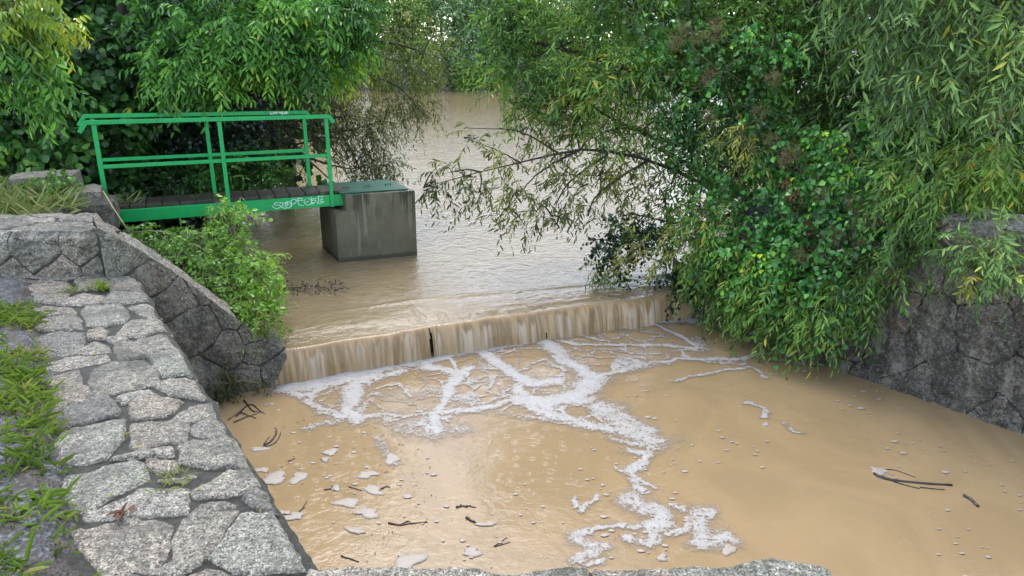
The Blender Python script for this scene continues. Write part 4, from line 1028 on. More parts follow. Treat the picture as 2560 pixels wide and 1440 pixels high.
# posts
pl = pt_s(255, 430)[0]; pm = pt_s(559, 400)[0]; pr = pt_s(822, 400)[0]
RZ = lambda s: (2.0-.0063*s) if not REAR else (2.026-.0123*s)
REAR = 0
mzs = (pl, pr)
def mid_z(s): return np.interp(s, mzs, [pt_s(268, 414)[1]-.01, pt_s(824, 386)[1]-.01])
for off in (0.0, BW):
    REAR = 1 if off else 0
    if off: pl, pm, pr = -.10, 1.235, 2.515
    for j, s in enumerate((pl, pm, pr)):
        mb = MB(); zb = .765 if j != 0 else .75
        o2 = off-.0185 if off == 0 else off+.0585
        mb.beam(bp(s, o2, zb), bp(s, o2, RZ(s)-.03), .05, .035, (bn[0], bn[1], 0)); mb.build('post', M['green_paint'], bridge, False, .003)
    o2 = off-.0185 if off == 0 else off+.0585
    mb = MB(); sA, sB = pl-.09, pr+.045
    zA, zB_ = RZ(sA), RZ(sB)
    mb.beam(bp(sA, o2, zA), bp(sB, o2, zB_), .05, .05)
    mb.beam(bp(sA+.012, o2, zA+.005), bp(sA-.075, o2, zA-.115), .049, .05, (.7*bd[0], .7*bd[1], .7))
    mb.beam(bp(sB-.012, o2, zB_+.005), bp(sB+.055, o2, zB_-.085), .049, .05, (-.7*bd[0], -.7*bd[1], .7))
    hr = mb.build('handrail', M['green_paint'], bridge, False, .003)
    if off: rear_rail = hr
    for sa, sb in ((pl+.026, pm-.026), (pm+.026, pr-.026)):
        mb = MB(); mb.beam(bp(sa, o2, mid_z(sa)), bp(sb, o2, mid_z(sb)), .03, .045); mb.build('mid_rail', M['green_paint'], bridge, False, .003)
for off in (0.0, BW):
    o2 = -.038 if off == 0 else BW+.078
    for s in ((.13, 1.38, 2.69) if off == 0 else (-.10, 1.235, 2.515)):
        for z in (.80, .885):
            mb = MB(); p = bp(s, o2, z); d_ = np.array([bn[0], bn[1], 0])*(-1 if off == 0 else 1); mb.tube(np.array([p-d_*.006, p+d_*.008]), .010, .010, 6); mb.build('bolt', M['green_paint'], bridge)
# deck
mb = MB(); s = .02; r_ = np.random.default_rng(2)
while s < BLn+.06:
    wv = .185+r_.uniform(-.01, .01); o = r_.uniform(-.012, .012); z = .945+r_.uniform(-.004, .004)
    mb.beam(bp(s+wv/2, -.0+o+.045, z), bp(s+wv/2, BW-.01+o, z), wv, .043); s += wv+.012
mb.build('deck', M['deck'], bridge, False, .004)
# marker scrawls on the near beam and on the far handrail
def scrawl(name, strokes, px0, py0, sc, off, parent, mat, rad):
    mb = MB()
    for st in strokes:
        P = []
        for x, y in st:
            s_, z_ = pt_s(px0+x/sc, py0+y/sc, off); P.append(bp(s_, off, z_))
        P = curve_pts(P, 6*len(P)) if len(P) > 2 else np.array(P)
        d = np.gradient(P, axis=0); nn = np.array([bn[0], bn[1], 0]); a = nrm(np.cross(nrm(d), nn))*rad
        n = len(P); V = np.vstack([P+a, P-a, P+a*.9-nn*.0012, P-a*.9-nn*.0012])
        f = [(2*n+i, 2*n+i+1, 3*n+i+1, 3*n+i) for i in range(n-1)]+[(i, i+1, 2*n+i+1, 2*n+i) for i in range(n-1)]+[(3*n+i, 3*n+i+1, n+i+1, n+i) for i in range(n-1)]
        mb.add(V, f)
    return mb.build(name, mat, parent)
SC1 = [[(420,570),(480,630),(570,655),(650,615),(655,575),(590,560),(510,560),(490,530),(520,500),(600,495)],
 [(620,500),(810,510)], [(710,505),(715,590),(680,610),(720,635),(800,652)], [(770,560),(800,490),(860,470),(920,510),(930,580),(880,635),(810,620),(770,560)],
 [(800,530),(850,500),(830,580)], [(805,575),(870,545)], [(945,615),(950,500),(920,470)], [(920,470),(980,410),(1050,412),(1072,470),(1020,530),(950,530)],
 [(1110,370),(1120,460),(1138,550)], [(1130,550),(1200,570),(1270,575)], [(1060,430),(1250,440)], [(1105,370),(1250,400)],
 [(1330,400),(1280,450),(1300,520),(1370,562),(1440,540),(1480,470),(1440,400),(1380,388)], [(1310,490),(1410,460)],
 [(1475,340),(1500,535)], [(1455,540),(1560,520)], [(1470,400),(1620,385)], [(1490,430),(1600,440),(1570,490),(1495,500)],
 [(1640,335),(1672,390),(1640,520)], [(1630,525),(1800,492)], [(1650,330),(1720,322)], [(1730,370),(1800,320)], [(1700,432),(1790,402)], [(1700,475),(1810,458)]]
scrawl('graffiti', SC1, 640, 460, 10.667, -.0015, beam_front, M['graffiti'], .0042)
SC2 = [[(372,205),(385,262)], [(383,262),(435,256)], [(440,262),(450,210)], [(450,210),(495,212),(500,262)], [(445,236),(500,236)], [(505,210),(580,210)], [(535,210),(540,262)], [(585,212),(640,208)], [(605,212),(600,232)],
 [(695,205),(642,215),(650,260),(705,256)], [(645,235),(695,230)], [(722,262),(728,208)], [(728,208),(795,206),(800,228),(735,236),(805,260)], [(340,235),(348,238)], [(830,238),(840,240)]]
scrawl('graffiti', SC2, 640, 260, 10.286, BW+.0325, rear_rail, M['graffiti_white'], .0048)

# ------------------------------------------------------------------ vegetation
def B(px, py, Y, r, n, ti=.4):
    return (at_y(px, py, Y), r, n, ti)
def XYZ(px, py, Y): return at_y(px, py, Y)
# undergrowth filling the left bank behind everything, shade put into its lowered leaf tint
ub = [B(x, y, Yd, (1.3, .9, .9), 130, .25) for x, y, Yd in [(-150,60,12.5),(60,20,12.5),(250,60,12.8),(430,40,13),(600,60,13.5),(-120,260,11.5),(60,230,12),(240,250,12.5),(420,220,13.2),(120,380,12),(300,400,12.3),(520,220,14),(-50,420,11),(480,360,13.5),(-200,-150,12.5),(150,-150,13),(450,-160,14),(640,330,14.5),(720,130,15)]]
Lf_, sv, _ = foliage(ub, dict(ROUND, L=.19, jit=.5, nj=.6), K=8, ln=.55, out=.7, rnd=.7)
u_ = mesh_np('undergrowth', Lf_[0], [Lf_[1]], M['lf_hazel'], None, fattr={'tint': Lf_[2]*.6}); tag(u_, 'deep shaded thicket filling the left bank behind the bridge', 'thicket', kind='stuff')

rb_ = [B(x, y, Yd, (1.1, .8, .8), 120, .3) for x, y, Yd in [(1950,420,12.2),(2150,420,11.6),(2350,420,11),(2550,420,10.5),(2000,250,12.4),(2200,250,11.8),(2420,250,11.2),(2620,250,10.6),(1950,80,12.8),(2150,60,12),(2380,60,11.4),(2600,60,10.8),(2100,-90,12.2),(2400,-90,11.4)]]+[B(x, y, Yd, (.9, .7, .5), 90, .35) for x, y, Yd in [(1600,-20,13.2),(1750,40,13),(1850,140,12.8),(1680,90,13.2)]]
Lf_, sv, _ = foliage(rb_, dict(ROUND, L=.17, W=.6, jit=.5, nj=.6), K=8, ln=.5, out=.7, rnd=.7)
u_ = mesh_np('undergrowth', Lf_[0], [Lf_[1]], M['lf_hazel'], None, fattr={'tint': Lf_[2]*.7}); tag(u_, 'shaded thicket on the right bank behind the willow and climber', 'thicket', kind='stuff')  # dark backing: leaf tint lowered so the colour carries the shade
# hazel
hz = [B(60,170,9.98,(.75,.5,.6),110,.35), B(200,130,10.67,(.7,.5,.6),110,.35), B(340,130,11.00,(.6,.5,.6),90,.3), B(70,300,9.78,(.7,.5,.6),130,.38), B(210,290,10.45,(.65,.5,.55),120,.4),
      B(310,240,10.89,(.5,.4,.5),80,.35), B(50,410,9.67,(.5,.4,.4),80,.4), B(180,400,10.34,(.55,.4,.4),90,.45), B(300,380,10.89,(.4,.4,.45),80,.45), B(-90,250,9.78,(.7,.5,.9),130,.35), B(-80,60,9.98,(.7,.5,.7),100,.35),
      B(390,360,11.99,(.4,.35,.35),70,.5), B(430,430,11.99,(.45,.3,.3),60,.4), B(280,450,10.78,(.35,.3,.25),50,.55)]
hb = np.array([-6.5, 10.7, 1.1])
plant('hazel_shrub', 'dense dark shrub with broad round leaves left of the green bridge', 'shrub', hb, [(hz, dict(ROUND, L=.125), dict(K=7, ln=.34, out=.6, up=.15, rnd=.5), 'lf_hazel')],
      [([hb, hb+[-.2, .1, .8], XYZ(60,170,9.8)], .05, .02), ([hb, hb+[.2, 0, .6], XYZ(210,290,9.7)], .05, .02), ([hb+[.1, 0, 0], XYZ(300,380,10.1)], .04, .02), ([hb, XYZ(200,130,9.9)], .05, .02)], M['bark'])
# ash with hanging pinnate sprays
ab_ = [B(x, y-14, Yd*1.25, r*1.27, n, t) for x, y, Yd, r, n, t in [(430,30,8.6,.42,30,.5), (545,70,8.4,.42,34,.5), (425,150,8.3,.30,24,.6), (515,190,8.2,.28,22,.62), (640,50,8.5,.46,34,.5), (745,70,8.5,.42,32,.5), (835,70,8.9,.40,30,.45), (890,20,9.3,.32,22,.4),
       (610,150,8.4,.32,26,.5), (700,175,8.5,.28,22,.5), (770,185,8.7,.24,16,.45), (890,140,9.2,.16,10,.6), (450,210,8.1,.18,10,.65), (640,130,8.6,.3,18,.5), (830,190,9.3,.12,6,.6)]]
at_ = [(np.array([-5.2, 12.8, 5.4]), (1.2, 1.0, .7), 40, .4), (np.array([-6.9, 12, 6.6]), (1.5, 1.3, 1), 50, .4), (np.array([-5.5, 13.5, 7.2]), (1.4, 1.4, 1.1), 50, .4)]
asb = np.array([-6.2, 12.2, 1.1])
plant('ash_tree', 'ash tree with long hanging pinnate leaf sprays over the green bridge', 'tree', asb,
      [(ab_, dict(ASH, L=.132, gravity=.4), dict(K=9, ln=.31, out=.55, up=-.05, rnd=.65, per=5), 'lf_ash'), (at_, dict(ASH, L=.26), dict(K=9, ln=.6, per=4), 'lf_ash')],
      [([asb, asb+[.1, 0, 1.5], asb+[.4, -.2, 3.2], asb+[1.0, -.3, 5.8]], .13, .05), ([asb+[.2, -.1, 2.2], XYZ(560,20,11.41), XYZ(700,60,10.91), XYZ(840,60,11.16)], .06, .02), ([asb+[.2, -.1, 2.0], XYZ(430,20,11.16), XYZ(430,150,10.42)], .05, .015), ([asb+[.15, 0, 1.8], XYZ(560,110,11.41), XYZ(660,140,10.79)], .04, .012)], M['bark'])
ay = [B(15,30,6.6,.2,14,.6), B(55,75,6.7,.10,7,.4), B(20,-50,6.6,.3,12,.6), B(165,60,7.3,.08,4,.6)]
ag = [B(30,120,6.6,.13,8,.6), B(90,150,6.8,.11,8,.75), B(95,210,6.8,.10,7,.65), B(115,260,6.9,.07,4,.55), B(20,200,6.7,.08,4,.4)]
ayb = np.array([-5.6, 7.4, 1.2])
plant('young_ash_tree', 'yellowing ash spray drooping into the top left corner', 'tree', ayb, [(ay, dict(ASH, L=.105), dict(K=9, ln=.24, out=.5, up=-.1, rnd=.6, per=4), 'lf_ash_y'), (ag, dict(ASH, L=.105), dict(K=9, ln=.24, out=.5, up=-.1, rnd=.6, per=4), 'lf_ash')],
      [([ayb, ayb+[-.1, -.1, 1.5], ayb+[.3, -.4, 3.0]], .06, .03), ([ayb+[.2, -.3, 2.7], XYZ(60,60,6.8), XYZ(110,200,6.8)], .025, .008)], M['bark_grey'])
# ivy round an old trunk
iv = [B(370,280,12.2,(.4,.3,.4),120,.4), B(440,330,11.7,(.5,.3,.4),150,.45), B(520,280,11.9,(.45,.3,.35),120,.4), B(410,400,11.8,(.3,.25,.3),70,.45), B(570,340,12,(.4,.3,.3),90,.35), B(470,250,11.9,(.4,.3,.3),90,.45), B(620,290,12.3,(.4,.3,.35),80,.3)]
ib = np.array([-6.05, 12.4, .9])
plant('ivy_clad_tree', 'old trunk wrapped in small dark ivy leaves behind the bridge', 'tree', ib, [(iv, IVY, dict(K=9, ln=.3, out=.5, up=0, rnd=.6), 'lf_ivy')], [([ib, ib+[.1, 0, 1.2], ib+[.15, .05, 3.4], ib+[.5, .2, 6]], .20, .12)], M['bark'], leafname='ivy')
# low shrub behind the deck
ls = [B(560,440,11.6,(.45,.3,.3),80,.55), B(640,430,11.9,(.35,.3,.3),60,.5), B(470,470,11.3,(.4,.3,.25),60,.35), B(690,440,12.0,(.2,.25,.25),30,.45), B(360,480,11,(.4,.3,.25),50,.35), B(600,400,12.2,(.4,.3,.25),50,.35)]
lsd = [B(300,545,10.4,(.35,.3,.22),60,.05), B(400,545,10.7,(.4,.3,.22),70,.05), B(500,540,10.9,(.35,.3,.2),50,.05), B(250,520,10.2,(.3,.3,.25),40,.05)]  # dark leaves added under the deck, standing in for its shade
lb = np.array([-4.75, 11.9, .2])
plant('spindle_shrub', 'low glossy shrub seen between deck and mid rail of the bridge', 'shrub', lb, [(lsd, dict(ROUND, L=.12), dict(K=7, ln=.3), 'lf_ivy'), (ls, dict(LANCE, W=.42), dict(K=10, ln=.35, out=.5, up=.25, rnd=.5), 'lf_hazel'), ([(b[0]+np.array([.05, -.1, .03]), b[1], b[2]//2, .3) for b in ls], dict(LANCE, L=.10, W=.34), dict(K=9, ln=.3, out=.6, up=.1, rnd=.5), 'lf_ash')],
      [([lb, lb+[.1, -.1, .4]], .03, .015), ([lb, lb+[.6, .1, .5]], .025, .01)], M['bark'])
# leaning sallow over the pond
sb_ = np.array([-6.7, 14.0, .7])
sl = [B(860,270,12.8,.45,114,.5), B(930,330,12.6,.34,114,.55), B(800,230,13.2,.5,114,.35), B(960,415,12.2,.22,64,.6), B(900,395,12.4,.25,64,.55), B(1010,250,13,.25,49,.6), B(950,160,13.5,.45,104,.55), B(1050,170,13.4,.35,76,.6), B(870,90,13.8,.5,114,.5), B(1000,80,13.8,.4,85,.6), B(1060,270,13,.16,26,.55),
      B(720,240,13.2,.5,60,.2), B(660,180,13.4,.5,60,.2), B(600,300,13,.45,50,.15), B(680,320,12.6,.4,40,.2), B(560,390,12.8,.35,30,.2), B(760,330,12.6,.35,26,.35), B(840,330,12.6,.35,57,.4), B(970,270,12.9,.3,64,.55), B(780,130,13.6,.5,95,.35), B(690,90,13.8,.5,50,.2), B(920,440,12.1,.12,22,.5), B(700,400,12.3,.25,20,.3), B(1085,90,13.6,.25,41,.55)]
slu = [b for b in sl if b[0][2] > 2.9 and b[0][0] > -4.2]; sl = [b for b in sl if not (b[0][2] > 2.9 and b[0][0] > -4.2)]
slu = [(c, r, int(n*.55), t+.1) for c, r, n, t in slu]
slt = [(np.array([-4.5, 14, 5.6]), (1.6, 1.2, 1), 90, .3), (np.array([-2.8, 15, 6.2]), (1.2, 1.2, 1), 70, .4), (np.array([-5, 15, 7.6]), (1.8, 1.4, 1.2), 90, .3)]
lm = [([sb_, sb_+[.6, -.2, 1.2], XYZ(640,200,13.3), XYZ(800,150,13.6), XYZ(930,100,13.8), XYZ(1060,130,13.5)], .14, .012), ([sb_+[.5, -.1, 1.0], XYZ(620,235,13.2), XYZ(740,275,12.9), XYZ(840,330,12.7), XYZ(960,300,12.8)], .07, .01),
      ([XYZ(600,230,13.3), XYZ(700,310,12.8), XYZ(760,390,12.5), XYZ(850,470,12.2)], .045, .008), ([XYZ(700,190,13.4), XYZ(790,260,13), XYZ(860,350,12.6), XYZ(905,430,12.3)], .04, .008), ([XYZ(650,310,12.8), XYZ(720,360,12.6), XYZ(800,345,12.5), XYZ(890,345,12.5)], .03, .006),
      ([XYZ(640,330,12.8), XYZ(700,420,12.4), XYZ(745,470,12.2)], .03, .006), ([XYZ(760,390,12.5), XYZ(820,410,12.4), XYZ(890,420,12.3), XYZ(960,390,12.3)], .022, .005), ([XYZ(700,310,12.8), XYZ(770,330,12.6), XYZ(840,380,12.5), XYZ(870,440,12.4)], .02, .004), ([sb_+[.3, 0, .9], sb_+[1.2, .2, 3.5], (-4.2, 14.4, 6.5)], .12, .04),
      ([XYZ(740,275,12.9), XYZ(800,300,12.7), XYZ(880,290,12.8), XYZ(1000,310,12.8)], .02, .004), ([XYZ(800,150,13.6), XYZ(900,180,13.3), XYZ(1000,220,13.1), XYZ(1060,290,13)], .025, .004)]
for q in range(46):
    a = at_y(rng.uniform(660, 880), rng.uniform(250, 420), rng.uniform(12.2, 12.9)); e = a+np.array([rng.uniform(-.35, .7), rng.uniform(-.2, .2), rng.uniform(-.55, .25)])
    lm.append(([a, (a+e)/2+[0, 0, rng.uniform(-.1, .12)], e], .010, .003))
plant('leaning_sallow_tree', 'leaning sallow with bare black branches and small olive leaves over the pond', 'tree', sb_, [(slu, dict(OLIVE, L=.085), dict(K=9, ln=.36, out=.4, up=-.1, rnd=.6, bias=(.2, -.1, 0)), 'lf_sallow'), (sl, dict(OLIVE, L=.085), dict(K=9, ln=.38, out=.35, up=-.15, rnd=.55, bias=(.25, -.1, -.05)), 'lf_olive'), (slt[:1]+slt[2:], dict(OLIVE, L=.2), dict(K=9, ln=.8), 'lf_olive')], lm, M['bark'])

# --- right side: big willow
wb = np.array([4.6, 10.6, .9])
wl = []
r_ = np.random.default_rng(21)
for py in range(-60, 460, 95):
    lo = 1330 if py < 200 else 1330+(py-200)*2.4
    for px in range(int(lo), 2600, 125):
        Yd = 10.6-(px-1300)/1300*2.0+r_.uniform(-.3, .3)+(.3 if py < 100 else 0)
        wl.append(B(px+r_.uniform(-30, 30), py+r_.uniform(-25, 25), Yd, (.52, .45, .40), 58, .46 if px < 1900 else .36))
wl += [B(x, y, Yd, r, n, t) for x, y, Yd, r, n, t in [(1290,60,10.6,.3,50,.5),(1275,160,10.5,.25,44,.5),(1330,230,10.4,.3,44,.45),(1420,260,10.2,.35,60,.4),(1250,20,10.7,.22,30,.45),(1480,200,9.9,.3,50,.65),(1600,190,9.6,.3,50,.65),(1740,280,9.3,.3,44,.5),(1510,330,9.9,.25,30,.4),(1740,420,9.7,.3,40,.4),(1720,560,9.5,.3,40,.5),(1680,620,9.3,.2,24,.5),(1230,215,10.5,.10,9,.4),(1300,270,10.2,.12,10,.35)]]
wtop = [(np.array([x, y, z]), (1.3, 1.2, 1.0), 80, .35) for x, y, z in [(3.4,10.4,5.0),(4.0,9.6,5.2),(5.0,8.6,5.2),(6.2,7.8,5.0),(4.2,11,6.8),(4.9,10,7.2),(6,9,7),(6.2,10.2,8.4)]]
wlm = [([wb, wb+[-.3, 0, 1.2], wb+[-.5, -.1, 3], wb+[-.2, .2, 7]], .22, .08), ([wb+[-.3, 0, 1.0], XYZ(1850,300,10.2), XYZ(1650,200,10.2), XYZ(1400,120,10.5), XYZ(1260,100,10.6)], .09, .015), ([wb+[-.4, 0, 1.6], XYZ(1900,120,10), XYZ(1600,40,10.3)], .08, .02), ([wb+[-.3, 0, 1.0], XYZ(2150,250,9.4), XYZ(2400,150,8.9)], .08, .02), ([wb+[-.3, 0, .6], XYZ(1800,380,9.9), XYZ(1600,330,9.9), XYZ(1450,250,10.2)], .06, .012)]
plant('willow_tree', 'large leafy willow filling the right side above the stone wall', 'tree', wb, [(wl, dict(WILLOW, L=.125, W=.21, droop=.35, gravity=.2, jit=.3), dict(K=11, ln=.40, out=.5, up=.1, rnd=.75, bias=(-.15, -.25, 0)), 'lf_willow'), (wtop, dict(WILLOW, L=.3, W=.24), dict(K=11, ln=1.1), 'lf_willow')], wlm, M['bark'])
# low bough reaching over the pond
bb = np.array([4.0, 10.3, .75])
bo = [B(x, y, Yd, r, n, t) for x, y, Yd, r, n, t in [(1130,430,9.7,.18,12,0.37),(1200,480,9.6,.22,18,0.42),(1095,470,9.8,.14,9,0.37),(1250,410,9.7,.18,13,0.42),(1180,350,9.9,.13,6,0.37),(1290,480,9.5,.22,18,0.42),(1350,510,9.4,.2,14,0.42),(1420,470,9.6,.3,24,0.47),(1385,385,9.8,.28,21,0.47),(1500,440,9.7,.3,27,0.47),(1310,560,9.4,.10,3,0.32),(1475,520,9.5,.18,12,0.42),(1580,460,9.8,.3,22,0.52),(1660,500,9.8,.3,22,0.47),(1320,320,10,.2,11,0.47),(1430,320,10,.26,21,0.47),(1560,380,10,.3,20,0.47),(1250,540,9.4,.08,3,0.37),(1700,440,9.8,.3,17,0.42),(1740,540,9.6,.25,15,0.52),(1400,545,9.4,.14,7,0.42),(1560,540,9.5,.2,10,0.57),(1080,430,9.8,.08,3,0.42)]]
blm = [([bb, XYZ(1850,515,10), XYZ(1750,455,9.9), XYZ(1600,395,9.8), XYZ(1450,375,9.8), XYZ(1330,400,9.7), XYZ(1200,430,9.7), XYZ(1060,468,9.8)], .036, .005), ([XYZ(1450,375,9.8), XYZ(1350,430,9.6), XYZ(1270,520,9.5)], .02, .004), ([XYZ(1520,385,9.8), XYZ(1420,460,9.6), XYZ(1380,540,9.5)], .02, .004), ([XYZ(1620,400,9.8), XYZ(1500,480,9.6), XYZ(1470,540,9.5)], .022, .004), ([XYZ(1400,385,9.8), XYZ(1300,330,9.9), XYZ(1170,320,9.9)], .016, .004), ([XYZ(1860,520,10), XYZ(1750,560,9.7), XYZ(1600,540,9.6)], .035, .006), ([XYZ(1800,480,10), XYZ(1700,400,10), XYZ(1620,360,10)], .04, .01), ([XYZ(1300,405,9.7), XYZ(1230,370,9.8), XYZ(1160,345,9.9)], .010, .003)]
for q in range(40):
    a = at_y(rng.uniform(1560, 1860), rng.uniform(380, 580), rng.uniform(9.7, 10.4)); e = a+np.array([rng.uniform(-.6, .5), rng.uniform(-.2, .2), rng.uniform(-.3, .45)])
    blm.append(([a, (a+e)/2+[0, 0, rng.uniform(-.08, .08)], e], .008, .003))
plant('low_willow_bough', 'thin drooping willow bough stretching left over the pond', 'tree', bb, [(bo, dict(WILLOW, L=.115, W=.23, droop=.6, gravity=.4, jit=.3), dict(K=9, ln=.30, out=.4, up=0, rnd=.65, bias=(-.3, -.1, 0)), 'lf_bough')], blm, M['bark'])
# weeping strands in the top right
wp = [B(x, y-105, Yd, r, n, t) for x, y, Yd, r, n, t in [(2130,40,7.4,.34,44,.4),(2250,30,7.1,.34,50,.45),(2390,30,6.9,.34,55,.5),(2510,40,6.7,.34,55,.6),(2180,170,7.3,.3,40,.45),(2310,160,7,.3,50,.5),(2440,160,6.8,.3,50,.55),(2550,180,6.5,.3,44,.65),(2230,290,7.1,.25,34,.4),(2330,300,6.9,.25,40,.5),(2300,390,6.9,.18,22,.45),(2460,300,6.7,.25,34,.45),(2550,330,6.4,.22,30,.6),(2150,-80,7.4,.4,50,.4),(2350,-80,7,.4,50,.4),(2530,-80,6.7,.4,50,.5),(2640,100,6.4,.3,40,.5)]]
wpb = np.array([6.6, 8.2, .9])
plant('weeping_willow_tree', 'weeping willow strands with grey green leaves hanging in the top right corner', 'tree', wpb, [([(c, r, int(n*.8), t-.04) for c, r, n, t in wp], dict(WEEP, L=.135, W=.19, spread=42, jit=.35, droop=.4), dict(K=10, ln=.40, out=.5, up=-.3, rnd=.75, bias=(-.1, 0, -.25)), 'lf_willow_grey')],
      [([wpb, wpb+[.1, -.1, 2.2], wpb+[-.3, -.4, 4.2], XYZ(2400,-60,7)], .14, .04), ([wpb+[-.3, -.4, 4.0], XYZ(2200,-60,7.3)], .06, .02), ([wpb+[-.2, -.3, 3.6], XYZ(2540,0,6.8)], .06, .02)], M['bark_grey'])
# clematis over the wall
cl = [B(x, y, Yd, r, n, t) for x, y, Yd, r, n, t in [(1800,430,8.9,.35,70,.4),(1900,330,8.7,.35,60,.3),(2000,400,8.3,.4,90,.55),(2080,470,7.9,.4,100,.6),(1950,520,8.1,.35,90,.5),(2060,580,7.6,.35,100,.55),(2150,540,7.4,.3,80,.5),(1880,620,8.1,.3,70,.4),(1980,660,7.7,.32,90,.55),(2090,680,7.3,.28,80,.5),(1800,640,8.4,.25,44,.35),(2000,770,7.4,.22,50,.4),(1820,180,9.2,.45,80,.35),(1700,100,9.5,.4,60,.4),(1930,120,9,.4,60,.35),(1760,330,9.2,.35,50,.35),(2130,380,7.8,.3,50,.45),(2200,620,7,.22,40,.4),(1870,720,8,.2,30,.45),(2090,760,7.15,.12,18,.35),(1700,270,9.4,.3,36,.35),(2230,500,7.2,.25,40,.35)]]
cb = np.array([3.9, 8.4, 1.1])
ct = plant('clematis', 'heart leaved clematis climbing through the willow and spilling over the dark wall', 'climber', cb, [([(c, r, int(n*.8), t) for c, r, n, t in cl], dict(HEART, L=.068, tj=.2), dict(K=9, ln=.34, out=.6, up=.0, rnd=.5, bias=(-.15, -.25, 0)), 'lf_clematis')],
      [([cb, cb+[-.3, -.2, .3], XYZ(2080,470,8.2), XYZ(2000,400,8.5)], .02, .008), ([cb, XYZ(1980,640,8), XYZ(1990,780,7.5)], .015, .005), ([cb, XYZ(1880,330,8.9), XYZ(1800,180,9.3)], .02, .006)], M['twig'], leafname='foliage', trunkname='stems')
fl = [B(x, y, Yd, .075, 90, .5) for x, y, Yd in [(1690,110,8.95),(1745,95,8.95),(1780,85,8.9),(1710,70,9),(1790,60,8.9),(1770,190,8.8),(1900,280,8.4),(1935,195,8.4),(1980,380,7.9),(1930,350,8.2),(2050,490,7.5),(2085,590,7.2),(2150,560,7.1),(2200,545,7.05),(2140,510,7.2),(2030,560,7.5),(1960,400,7.9),(2000,640,7.3),(2160,620,7),(2230,690,6.7),(2060,640,7.2),(1770,290,8.8)]]
Lf_, sv, _ = foliage(fl, dict(L=.03, W=.10, spread=60, gravity=0, droop=.1, jit=.8, nj=1, w1=.5, w2=.4), K=5, ln=.05, out=.9, rnd=.4)
mesh_np('seed_heads', Lf_[0], [Lf_[1]], M['fluff'], ct, fattr={'tint': Lf_[2]})
fl = [B(x, y, Yd, (.06, .05, .11), 11, .6) for x, y, Yd in [(1975,450,7.6),(1990,480,7.5),(2515,280,6.2)]]
Lf_, sv, _ = foliage(fl, dict(L=.06, W=.22, spread=40, gravity=.8, droop=.5, jit=.5), K=4, ln=.10, out=.5, up=-.5, rnd=.5)
mesh_np('withered_leaves', Lf_[0], [Lf_[1]], M['rust'], ct, fattr={'tint': Lf_[2]})
# willow shoots hanging in front of the wall
hw = [B(x, y, Yd, r, n, t) for x, y, Yd, r, n, t in [(1800,560,8.5,.3,50,.55),(1870,660,8.1,.25,50,.55),(1760,640,8.6,.25,40,.5),(1930,720,7.7,.25,50,.55),(1830,720,8.2,.22,40,.5),(1990,765,7.35,.18,38,.55),(2050,775,7.15,.14,28,.6),(1960,800,7.5,.12,16,.5),(1790,720,8.5,.18,26,.5),(1880,780,7.8,.14,18,.5),(2110,740,7.1,.2,40,.6),(2180,670,6.9,.18,34,.6),(2240,680,6.65,.08,10,.6),(2250,590,6.8,.16,26,.45),(2140,750,6.95,.08,9,.55),(2030,820,7.05,.06,8,.65),(1905,850,7.5,.04,3,.6),(2290,530,6.9,.2,34,.4),(2330,480,6.9,.25,44,.4),(2420,400,7,.26,44,.45),(2520,400,6.7,.2,34,.55),(2370,470,6.9,.14,20,.45),(2240,440,7.2,.25,44,.45),(2480,450,6.8,.12,14,.45)]]
hb_ = np.array([4.2, 7.9, 1.1])
plant('willow_shrub', 'young willow shrub with shoots hanging down the wall to the foam', 'shrub', hb_, [(hw, dict(WILLOW, L=.105, W=.22), dict(K=11, ln=.34, out=.35, up=-.35, rnd=.5, bias=(-.15, -.2, -.1)), 'lf_willow')],
      [([hb_, XYZ(2060,640,7.7), XYZ(2050,800,7.2)], .025, .006), ([hb_, XYZ(1880,600,8.3), XYZ(1850,700,8.2)], .025, .006), ([hb_, XYZ(2220,560,7.1), XYZ(2230,700,6.75)], .02, .006), ([hb_, hb_+[.9, -.5, .5], XYZ(2420,450,6.9)], .03, .01)], M['twig'])
rs = [B(x, y, Yd, r, n, t) for x, y, Yd, r, n, t in [(2400,610,6.2,.12,16,.42),(2470,620,6.05,.15,26,.45),(2500,660,5.95,.14,24,.45),(2440,670,6.05,.13,20,.45),(2380,640,6.2,.08,10,.42),(2520,710,5.85,.08,9,.45),(2500,590,6.05,.08,8,.45),(2470,700,5.95,.09,10,.42)]]
ry = [B(x, y, Yd, r, n, t) for x, y, Yd, r, n, t in [(2412,712,5.95,.04,6,.85),(2425,695,5.95,.04,4,.75)]]
rb = XYZ(2350, 590, 6.45)
plant('willow_sprig', 'bright pale green willow sprig with one yellow spray against the right wall', 'shrub', rb, [(rs, dict(WILLOW, L=.085, W=.24), dict(K=10, ln=.2, out=.5, up=0, rnd=.5, bias=(.15, -.2, -.05)), 'lf_willow_grey'), (ry, dict(WILLOW, L=.075, W=.26), dict(K=8, ln=.12, up=-.4, rnd=.3), 'lf_yellow')],
      [([rb, XYZ(2400,635,6.2), XYZ(2470,700,6.0)], .010, .004), ([rb, XYZ(2440,600,6.2), XYZ(2510,590,6.05)], .008, .003)], M['twig'])
al = [B(x, y, Yd, r, n, t) for x, y, Yd, r, n, t in [(1540,590,9.1,.18,34,.4),(1530,640,9.0,.16,26,.4),(1600,600,9.1,.2,34,.4),(1500,620,9.0,.10,10,.4),(1690,690,8.9,.16,30,.4),(1720,740,8.8,.10,14,.4),(1620,570,9.3,.2,30,.35),(1550,690,8.9,.08,8,.4)]]
alb = np.array([3.0, 9.6, .3])
